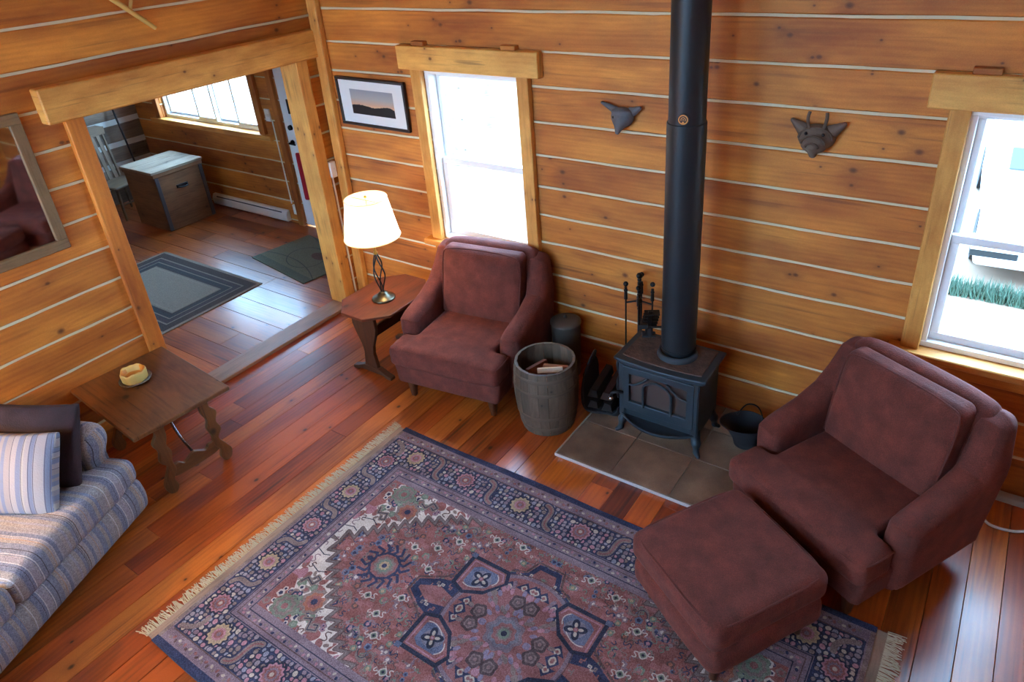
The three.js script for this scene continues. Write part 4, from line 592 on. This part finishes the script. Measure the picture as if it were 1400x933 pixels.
  part('sling', sdfGeo((x, y, z) => { const o = sBox(x + 0.012 * Math.sin(y * 17), y - 0.14, z + 0.01 * Math.sin(x * 30), 0.12, 0.14, 0.165, 0.05), i = sBox(x, y - 0.2, z, 0.098, 0.17, 0.22, 0.04); return mx(o, -i); }, [-0.2, -0.02, -0.24], [0.2, 0.32, 0.24], 0.013), blackCloth, k);
  for (const s of [-1, 1]) part('strap', tube([[s * 0.12, 0.2, -0.08], [s * 0.09, 0.3, -0.06], [s * 0.08, 0.31, 0.06], [s * 0.12, 0.2, 0.08]], 0.009, 24, 6), blackCloth, k);
  const sooty = (r, g, b) => std({ map: tDark, color: col(r, g, b), roughness: 0.85 }), lm = [sooty(64, 60, 62), sooty(92, 64, 62), sooty(48, 46, 50)];
  [['dark split log low in the black carrier', -0.046, 0.062, 0], ['reddish split log on top in the black carrier', 0.04, 0.142, 1], ['blackened split log at the bottom of the black carrier', 0.046, 0.062, 2], ['sooty split log on top in the black carrier', -0.046, 0.142, 2]].forEach(([lab, x, y, m]) => { const g = gridUV(extrude([[-0.04, -0.03], [0.04, -0.028], [0.03, 0.03], [-0.015, 0.036]], 0.33, 0.004), 2), c15 = Math.cos(0.15), s15 = Math.sin(0.15); const s = solo('firewood_log', g, lm[m], lab, 'firewood', [2.855 + x * 1.1 * c15, 0.045 + y * 1.15, 0.4 - x * s15], 'logs in the carrier'); s.rotation.y = 0.15; });
  // small scuttle right of the stove
  const q = thing('coal_scuttle', 'small black scuttle on the hearth beside the armchair', 'scuttle', [3.83, 0.021, 0.34], -2.2);
  { const g = lathe([[0, 0.004], [0.074, 0.004], [0.085, 0.05], [0.108, 0.13], [0.122, 0.17], [0.116, 0.17], [0.1, 0.13], [0.078, 0.05], [0.07, 0.01], [0, 0.01]], 40), p = g.attributes.position; for (let i = 0; i < p.count; i++) if (p.getY(i) > 0.1 && p.getX(i) > 0) { const k = (p.getY(i) - 0.1) / 0.07 * p.getX(i) / 0.12; p.setX(i, p.getX(i) + 0.07 * k); p.setY(i, p.getY(i) + 0.04 * k); } g.computeVertexNormals(); part('bucket', g, blackCloth, q); }
  part('bail', tube([[0, 0.15, 0.112], [-0.05, 0.24, 0.08], [-0.07, 0.27, 0], [-0.05, 0.24, -0.08], [0, 0.15, -0.112]], 0.005, 24, 6), blackIron, q);
}
// ---------------------------------------------------------------- wall decorations
const bronzeMask = std({ color: col(104, 88, 74), roughness: 0.65, metalness: 0.2, bumpMap: tRough, bumpScale: 0.002 }), slateMask = std({ color: col(92, 92, 94), roughness: 0.7, bumpMap: tRough, bumpScale: 0.002 });
{
  const m = thing('wall_mask', 'grey carved animal head with spread ears hanging by the window side of the pipe', 'wall mask', [2.795, 1.99, 0.006]); m.scale.set(1.12, 1.05, 1);
  part('head', sdfGeo((x, y, z) => mx(smin(smin(sEll(x, y + 0.0, z - 0.03, 0.068, 0.06, 0.05), sCap(x, y, z, [0, -0.01, 0.05], [-0.015, -0.085, 0.07], 0.045, 0.014), 0.03), sEll(x, y - 0.035, z - 0.05, 0.06, 0.018, 0.03), 0.015) , -z), [-0.1, -0.13, -0.012], [0.1, 0.1, 0.13], 0.008), slateMask, m);
  part('ear', sdfGeo((x, y, z) => mx(mn(sCap(x, y, z, [-0.05, 0.035, 0.02], [-0.13, 0.075, 0.03], 0.026, 0.012), 1) + Math.abs(z - 0.02) * 0.4, -z), [-0.17, -0.02, -0.012], [-0.02, 0.12, 0.07], 0.008), slateMask, m);
  part('ear', sdfGeo((x, y, z) => mx(sCap(x, y, z, [0.05, 0.03, 0.02], [0.105, 0.06, 0.03], 0.032, 0.014) + Math.abs(z - 0.02) * 0.4, -z), [0.02, -0.03, -0.012], [0.15, 0.12, 0.07], 0.008), slateMask, m);
  for (const s of [-1, 1]) part('eye', new THREE.SphereGeometry(0.009, 10, 8), blackIron, m, [s * 0.03 - 0.004, 0.005, 0.078]);
  const o = thing('wall_mask', 'brown horned animal head with round layered muzzle hanging by the armchair side of the pipe', 'wall mask', [3.965, 1.985, 0.006]);
  const hd = part('head', sdfGeo((x, y, z) => mx(smin(smin(sEll(x, y + 0.002, z - 0.02, 0.1, 0.072, 0.06), sEll(x, y + 0.028, z - 0.06, 0.072, 0.052, 0.05), 0.012), sCap(x, y, z, [0, -0.04, 0.085], [0.004, -0.078, 0.085], 0.038, 0.022), 0.012), -z), [-0.12, -0.13, -0.012], [0.12, 0.12, 0.16], 0.008), bronzeMask, o);
  for (const [r, y, z] of [[0.088, -0.005, 0.055], [0.062, -0.022, 0.098], [0.034, -0.036, 0.12]]) part('fold', new THREE.TorusGeometry(r, 0.0065, 6, 32, Math.PI).scale(1, 0.75, 1), bronzeMask, hd, [0, y, z]);
  for (const s of [-1, 1]) {
    part('ear', sdfGeo((x, y, z) => mx(sCap(x, y, z, [s * 0.075, 0.035, 0.02], [s * 0.135, 0.08, 0.025], 0.04, 0.014) + Math.abs(z - 0.02) * 0.4, -z), [s > 0 ? 0.03 : -0.17, -0.03, -0.012], [s > 0 ? 0.17 : -0.03, 0.13, 0.07], 0.008), bronzeMask, o);
    part('horn', tube([[s * 0.035, 0.05, 0.05], [s * 0.045, 0.085, 0.06], [s * 0.048, 0.115, 0.055], [s * 0.044, 0.14, 0.045]], 0.009, 16, 8), bronzeMask, o);
    part('eye', new THREE.SphereGeometry(0.009, 10, 8), blackIron, o, [s * 0.045, 0.03, 0.082]);
  }
}
{
  const f = thing('framed_picture', 'black framed sunset photograph with white mat near the corner post', 'picture', [0.575, 1.892, 0.022]);
  const W = 0.745, H = 0.39, t = 0.022; f.rotation.z = -0.012; f.rotation.x = 0.02;
  const fm = std({ color: col(38, 30, 28), roughness: 0.4 });
  for (const s of [-1, 1]) { part('frame_rail', cbox(W, t, 0.03, 0.003, 0), fm, f, [0, s * (H - t) / 2, 0]); part('frame_rail', cbox(t, H - 2 * t, 0.03, 0.003, 1), fm, f, [s * (W - t) / 2, 0, 0]); }
  part('mat_board', cbox(W - 2 * t, H - 2 * t, 0.006, 0.001), std({ color: col(222, 220, 214), roughness: 0.8 }), f, [0, 0, -0.002]);
  const tp = canvasTex(512, 256, (g, w, h) => { const gr = g.createLinearGradient(0, 0, 0, h); gr.addColorStop(0, '#8d9096'); gr.addColorStop(0.35, '#a5a09a'); gr.addColorStop(0.58, '#c9a080'); gr.addColorStop(0.64, '#d8ac84'); g.fillStyle = gr; g.fillRect(0, 0, w, h); g.fillStyle = '#241d1c'; g.beginPath(); g.moveTo(0, h); const R = rng(8); for (let x = 0; x <= w; x += 6) g.lineTo(x, h * (0.66 - 0.04 * Math.sin(x / 60) - 0.03 * R() + (x > 300 ? -0.02 : 0.0) + (x > 430 ? (x - 430) / 900 : 0))); g.lineTo(w, h); g.fill(); });
  part('photo_print', new THREE.PlaneGeometry(0.47, 0.2), std({ map: tp, roughness: 0.3 }), f, [0, 0.002, 0.0016]);
}
{
  const m = thing('wall_mirror', 'mirror in a plain weathered wood frame on the left log wall', 'mirror', [0.016, 1.91, 2.66]);
  const W = 0.78, H = 0.86, t = 0.065; const fm = std({ map: tGrey, color: col(214, 190, 150), roughness: 0.7 });
  for (const s of [-1, 1]) { part('frame_rail', cbox(0.03, t, W, 0.004, 2), fm, m, [0, s * (H - t) / 2, 0]); part('frame_rail', cbox(0.03, H - 2 * t, t, 0.004, 1), fm, m, [0, 0, s * (W - t) / 2]); }
  part('mirror_glass', new THREE.BoxGeometry(0.006, H - 2 * t, W - 2 * t), std({ color: col(225, 228, 226), metalness: 1, roughness: 0.03 }), m, [-0.004, 0, 0]);
}
{ // switch box with conduit
  const s = thing('switch_box', 'white surface switch box with conduit by the opening jamb', 'switch', [0.004, 1.3, 0.1]);
  part('box', cbox(0.045, 0.14, 0.06, 0.004), plastic, s, [0.024, 0, 0]); part('toggle', cbox(0.012, 0.022, 0.01, 0.002), plastic, s, [0.05, 0.01, 0]);
  part('conduit', cbox(0.014, 1.2, 0.018, 0.003, 1), plastic, s, [0.012, -0.67, 0.004]);
  solo('wooden_rod', merge([rod([0.05, 2.655, 1.31], [0.075, 2.87, 1.552], 0.014, 0.018), rod([0.065, 2.78, 1.45], [0.07, 2.9, 1.4], 0.011)]), std({ color: col(206, 170, 92), roughness: 0.55 }), 'pale forked wooden rod fixed high on the left log wall', 'rod');
  solo('wall_peg', lathe([[0, 0], [0.02, 0], [0.02, 0.03], [0.028, 0.045], [0.026, 0.06], [0, 0.066]], 20).rotateX(Math.PI / 2), trimMats[0], 'round wooden peg on the log wall beside the lamp armchair', 'peg', [2.155, 0.76, 0.003]);
  solo('raceway', merge([at(cbox(1.1, 0.045, 0.05, 0.004), 5.5, 0.024, 0.085)]), std({ color: col(150, 144, 130), roughness: 0.5 }), 'grey cable raceway along the wall foot under the window', 'raceway');
  solo('power_cable', tube([[5.12, 0.03, 0.122], [5.14, 0.012, 0.2], [5.19, 0.009, 0.33], [5.3, 0.008, 0.33], [5.4, 0.008, 0.28], [5.7, 0.008, 0.22]], 0.008, 60, 8), std({ color: col(190, 190, 184), roughness: 0.5 }), 'white power cable looping on the floor behind the armchair', 'cable');
}
// ---------------------------------------------------------------- entry room
{
  const t = thing('storage_trunk', 'tall weathered wooden trunk with boarded lid in the entry room', 'trunk', [-3.69, 0.002, -0.385]);
  const tm = std({ map: tGrey, color: col(214, 168, 128), roughness: 0.75 }), lidM = std({ map: tGrey, color: col(255, 250, 240), roughness: 0.8 });
  part('body', cbox(0.66, 0.68, 0.62, 0.006, 2), tm, t, [0, 0.34, 0]);
  for (let i = 0; i < 3; i++) part('lid_board', cbox(0.228, 0.03, 0.68, 0.004, 2, i, i * 0.3), lidM, t, [-0.23 + 0.231 * i, 0.735, 0]);
  part('lid_skirt', cbox(0.68, 0.045, 0.65, 0.004, 2), tm, t, [0, 0.697, 0]);
  for (const s of [-1, 1]) part('corner_strip', cbox(0.02, 0.66, 0.045, 0.003, 1), std({ color: col(62, 60, 66), roughness: 0.6 }), t, [0.332, 0.34, s * 0.29]);
  part('handle', merge([tube([[0.335, 0.5, -0.06], [0.365, 0.49, -0.05], [0.365, 0.49, 0.05], [0.335, 0.5, 0.06]], 0.009, 20, 6), at(cbox(0.008, 0.04, 0.15, 0.002), 0.333, 0.5, 0)]), blackIron, t);
  const c = thing('wooden_chair', 'old wooden chair with slatted back beside the trunk', 'chair', [-4.5, 0.002, -0.2], 1.75), cm = std({ map: tGrey, color: col(190, 172, 150), roughness: 0.65 });
  part('seat', sdfGeo((x, y, z) => sBox(x, y - 0.42, z, 0.22, 0.02, 0.21, 0.018), [-0.26, 0.38, -0.26], [0.26, 0.46, 0.26], 0.012), cm, c);
  for (const [x, z] of [[-0.18, 0.17], [0.18, 0.17], [-0.17, -0.17], [0.17, -0.17]]) part('leg', rod([x * 1.15, 0, z * 1.15], [x, 0.41, z], 0.014, 0.02), cm, c);
  for (const s of [-1, 1]) part('back_post', rod([s * 0.18, 0.42, -0.19], [s * 0.2, 1.02, -0.3], 0.018, 0.014), cm, c);
  part('top_rail', gridUV(extrude([[-0.24, 0], [0.24, 0], [0.245, 0.09], [0.15, 0.13], [0, 0.14], [-0.15, 0.13], [-0.245, 0.09]], 0.025, 0.005, false), 0), cm, c, [0, 0.98, -0.295]);
  for (let i = 0; i < 4; i++) { const b = part('back_slat', cbox(0.05, 0.58, 0.012, 0.003, 1), cm, c, [-0.125 + 0.083 * i, 0.71, -0.24]); b.rotation.x = -0.18; };
  part('rung', rod([-0.19, 0.2, 0.185], [0.19, 0.2, 0.185], 0.01), cm, c);
  const h = thing('baseboard_heater', 'long white baseboard heater under the entry window', 'heater', [-2.94, 0.02, -0.93]);
  const prof = [[0, 0], [0.05, 0], [0.06, 0.03], [0.06, 0.085], [0.035, 0.13], [0, 0.135]];
  part('housing', extrude(prof.map(([z, y]) => [z, y]), 1.48, 0.003).rotateY(-Math.PI / 2), plastic, h, [0, 0, -0.03]); part('vent_slot', cbox(1.3, 0.014, 0.006, 0.002), std({ color: col(60, 60, 62), roughness: 0.6 }), h, [0, 0.108, 0.02]);
  const er = thing('entry_rug', 'flat woven rug with concentric dark bands in the entry room', 'rug', [-2.005, 0, 0.865]);
  const tR = canvasTex(1024, 660, (g, W, H) => { const b = ['#857a6c', '#3f332f', '#3a302e', '#7d7264', '#40363a', '#343438', '#7c7264', '#33363a', '#3a3436', '#7d7466', '#8a8072', '#857c6e'], ws = [22, 40, 12, 10, 26, 10, 8, 26, 14, 10, 14]; let o = 0; b.forEach((c, i) => { g.fillStyle = c; g.fillRect(o, o, W - 2 * o, H - 2 * o); o += ws[i] || 0; }); const im = g.getImageData(0, 0, W, H), d = im.data; for (let i = 0; i < W * H; i++) { const n = (hash(i % W >> 1, (i / W) >> 1, 21) - 0.5) * 34; for (let k = 0; k < 3; k++) d[i * 4 + k] = mx(0, mn(255, d[i * 4 + k] + n)); } g.putImageData(im, 0, 0); });
  const eg = new THREE.BoxGeometry(1.73, 0.008, 1.11), eu = eg.attributes.uv, ep = eg.attributes.position; for (let i = 0; i < eu.count; i++) eu.setXY(i, ep.getX(i) / 1.73 + 0.5, ep.getZ(i) / 1.11 + 0.5); part('weave', eg, std({ map: tR, roughness: 0.95 }), er, [0, 0.0045, 0]);
  const dm = thing('door_mat', 'grey green mat with curved leaf pattern before the white door', 'mat', [-1.2, 0, -0.32], -0.16);
  const tM = canvasTex(512, 350, (g, W, H) => { g.fillStyle = '#6c6c58'; g.fillRect(0, 0, W, H); g.fillStyle = '#4c564c'; g.beginPath(); g.moveTo(0, 0); g.quadraticCurveTo(W * 0.5, H * 0.1, W, H * 0.5); g.lineTo(W, 0); g.fill(); g.fillStyle = '#565d50'; g.fillRect(0, H * 0.86, W, H * 0.14); g.fillStyle = '#5c463c'; g.beginPath(); g.ellipse(W * 0.6, H * 0.36, 60, 34, 0, 0, 7); g.fill(); g.strokeStyle = '#454a42'; g.lineWidth = 5; g.beginPath(); g.ellipse(W * 0.5, H * 0.5, 130, 100, 0.3, 0, 7); g.stroke(); g.beginPath(); g.moveTo(0, H * 0.75); g.quadraticCurveTo(W * 0.5, H * 0.5, W, H * 0.85); g.stroke(); const im = g.getImageData(0, 0, W, H), d = im.data; for (let i = 0; i < W * H; i++) { const n = (hash(i % W >> 1, (i / W) >> 1, 22) - 0.5) * 30; for (let k = 0; k < 3; k++) d[i * 4 + k] = mx(0, mn(255, d[i * 4 + k] + n)); } g.putImageData(im, 0, 0); });
  const dg = new THREE.BoxGeometry(1.05, 0.01, 0.72), du = dg.attributes.uv, dp = dg.attributes.position; for (let i = 0; i < du.count; i++) du.setXY(i, dp.getX(i) / 1.05 + 0.5, 0.5 - dp.getZ(i) / 0.72); part('weave', dg, std({ map: tM, roughness: 0.95 }), dm, [0, 0.0055, 0]);
  // door
  const d = thing('door_1', 'white exterior door with dark lever and lock in the entry room', 'door', [0, 0, 0], 0, null, 'structure');
  part('door_panel', cbox(0.906, 2.045, 0.045, 0.004, 1), vinyl, d, [-1.475, 1.035, -0.99]);
  for (const [x, y, w, hh] of [[-1.475, 0.45, 0.6, 0.5], [-1.475, 1.2, 0.6, 0.7]]) part('raised_panel', cbox(w, hh, 0.012, 0.005), vinyl, d, [x, y, -0.96]);
  part('jamb', cbox(0.09, 2.1, 0.04, 0.004, 1), logMats[3], d, [-1.985, 1.05, -0.945]); part('jamb', cbox(0.09, 2.1, 0.04, 0.004, 1), logMats[3], d, [-0.965, 1.05, -0.945]); part('head', cbox(1.11, 0.1, 0.04, 0.004, 0), logMats[3], d, [-1.475, 2.12, -0.945]);
  const lv = part('lever', merge([new THREE.CylinderGeometry(0.027, 0.027, 0.015, 20).rotateX(Math.PI / 2), at(rod([0, 0, 0], [0, 0, 0.05], 0.01), 0, 0, 0), rod([0, 0, 0.05], [0.1, -0.005, 0.05], 0.009)]), blackIron, d, [-1.84, 1.03, -0.955]);
  part('deadbolt', new THREE.CylinderGeometry(0.027, 0.03, 0.025, 20).rotateX(Math.PI / 2), blackIron, d, [-1.82, 1.2, -0.95]);
  part('keypad', cbox(0.03, 0.16, 0.02, 0.003), blackIron, d, [-1.77, 1.44, -0.952]);
  solo('red_scarf', sdfGeo((x, y, z) => sBox(x + 0.012 * Math.sin(y * 14), y, z + 0.012 * Math.sin(x * 60), 0.07 + 0.04 * (0.28 - y) - 0.02, 0.28, 0.016, 0.014) * 0.8, [-0.16, -0.32, -0.05], [0.16, 0.32, 0.05], 0.014), std({ color: col(176, 22, 40), roughness: 0.9 }), 'red scarf hanging beside the white door', 'scarf', [-1.71, 0.66, -0.91]);
  const sw = thing('switch_plate', 'white double switch plate between the entry window and the door', 'switch', [-2.17, 1.31, -0.96]); part('plate', cbox(0.085, 0.14, 0.02, 0.003), plastic, sw, [0, 0, 0.006]); for (const s of [-1, 1]) part('toggle', cbox(0.012, 0.03, 0.012, 0.002), plastic, sw, [s * 0.02, 0, 0.02]);
  part('conduit', cbox(0.014, 1.0, 0.012, 0.002, 1), plastic, sw, [0.05, -0.56, 0.002]);
  const ob = thing('outlet_box', 'white outlet box low beside the entry door jamb', 'outlet', [-2.055, 0.19, -0.945]); part('box', cbox(0.06, 0.12, 0.03, 0.003), plastic, ob); part('socket', cbox(0.03, 0.07, 0.004, 0.001), vinyl, ob, [0, 0, 0.016]);
  solo('broom_pole', rod([-4.7, 0.01, -0.62], [-4.96, 1.7, -0.6], 0.012), blackIron, 'thin black pole leaning on the grey log wall', 'pole');
}
// ---------------------------------------------------------------- outdoors
{
  const R = rng(90);
  solo('ground', new THREE.BoxGeometry(90, 0.2, 90), std({ map: tSlate, color: col(255, 255, 255), roughness: 1 }), 'pale gravel yard outside the windows', 'ground', [0, -1.4, 0], null, 'structure');
  const white = std({ color: col(235, 238, 240), roughness: 0.35 }), dark = std({ color: col(24, 30, 32), roughness: 0.4 }), tire = std({ color: col(22, 22, 24), roughness: 0.9 });
  const c = thing('parked_car', 'white car parked on the gravel outside the window by the ottoman chair', 'car', [5.5, -1.3, -7.65], 0.06);
  part('body', sdfGeo((x, y, z) => smin(sBox(x, y - 0.62, z, 0.88, 0.34, 2.2, 0.16), sBox(x, y - 1.1, z + 0.45, 0.72 - mx(0, y - 1) * 0.2, 0.34, 1.15 - mx(0, y - 0.9) * 0.6, 0.14), 0.12), [-1, 0.15, -2.4], [1, 1.6, 2.4], 0.05), white, c);
  part('windshield', at(cbox(1.3, 0.34, 0.03, 0.01).rotateX(-0.85), 0, 1.13, 0.62), dark, c);
  const gr = part('grille', cbox(0.5, 0.2, 0.03, 0.01), dark, c, [-0.68, 0.5, 2.26]); part('grille_bar', cbox(0.5, 0.035, 0.02, 0.005), white, gr, [0, 0.01, 0.02]);
  part('bumper', sdfGeo((x, y, z) => sBox(x, y - 0.36, z - 2.17, 0.88, 0.09, 0.1, 0.06), [-1, 0.2, 2.0], [1, 0.5, 2.35], 0.04), white, c);
  for (const s of [-1, 1]) { part('headlight', cbox(0.26, 0.12, 0.04, 0.02), glass, c, [s * 0.66, 0.74, 2.19]); for (const z of [-1.4, 1.4]) part('wheel', new THREE.CylinderGeometry(0.33, 0.33, 0.22, 28).rotateZ(Math.PI / 2), tire, c, [s * 0.78, 0.33, z]); }
  const blade = new THREE.ConeGeometry(0.01, 0.22, 3).translate(0, 0.11, 0), inst = new THREE.InstancedMesh(blade, std({ color: col(58, 84, 66), roughness: 0.9 }), 1500); const M = new THREE.Matrix4(), Q = new THREE.Quaternion();
  for (let i = 0; i < 1500; i++) { Q.setFromEuler(new THREE.Euler((R() - 0.5) * 0.9, R() * 6, (R() - 0.5) * 0.9)); M.compose(new THREE.Vector3(4.38 + R() * 1.8, -1.3, -5.05 + (R() - 0.5) * 0.16), Q, new THREE.Vector3(1, 0.6 + R() * 0.7, 1)); inst.setMatrixAt(i, M); }
  inst.name = 'grass'; scene.add(inst); tag(inst, 'strip of green grass in front of the parked car', 'grass', null, 'stuff');
  for (const [x, z, s, lab] of [[4.85, -12.2, 0.8, 'low bushy green tree beyond the parked car'], [9.5, -16, 2.0, 'broad leafy green tree behind the yard']]) {
    const t = thing('tree', lab, 'tree', [x, -1.3, z], 0, 'trees beyond the yard'); part('trunk', rod([0, 0, 0], [0.1, 1.4 * s, 0], 0.16, 0.1), darkWood, t);
    part('foliage', sdfGeo((X, Y, Z) => smin(sEll(X, Y - 1.7 * s, Z, 1.1 * s, 0.9 * s, 1.0 * s), sEll(X - 0.5 * s, Y - 1.2 * s, Z, 0.8 * s, 0.6 * s, 0.8 * s), 0.3) + 0.1 * Math.sin(X * 7) * Math.sin(Y * 8) * Math.sin(Z * 7), [-2 * s, 0.3 * s, -2 * s], [2 * s, 3 * s, 2 * s], 0.14), std({ color: col(84, 122, 92), roughness: 0.95 }), t);
  }
  const sh = thing('shed', 'pale timber shed seen through the entry window', 'shed', [-5.2, -1.3, -7.5], 0.2);
  part('wall', cbox(3.4, 2.3, 2.4, 0.02), std({ map: tGrey, color: col(255, 250, 240), roughness: 0.9 }), sh, [0, 1.15, 0]); part('roof', extrude([[-1.9, 2.25], [0, 3.1], [1.9, 2.25], [1.9, 2.15], [0, 2.98], [-1.9, 2.15]], 2.8, 0.01), std({ color: col(120, 126, 132), roughness: 0.7 }), sh);
}
scene.traverse((o) => { if (o.isMesh) { o.castShadow = true; o.receiveShadow = true; } });
renderer.render(scene, camera);
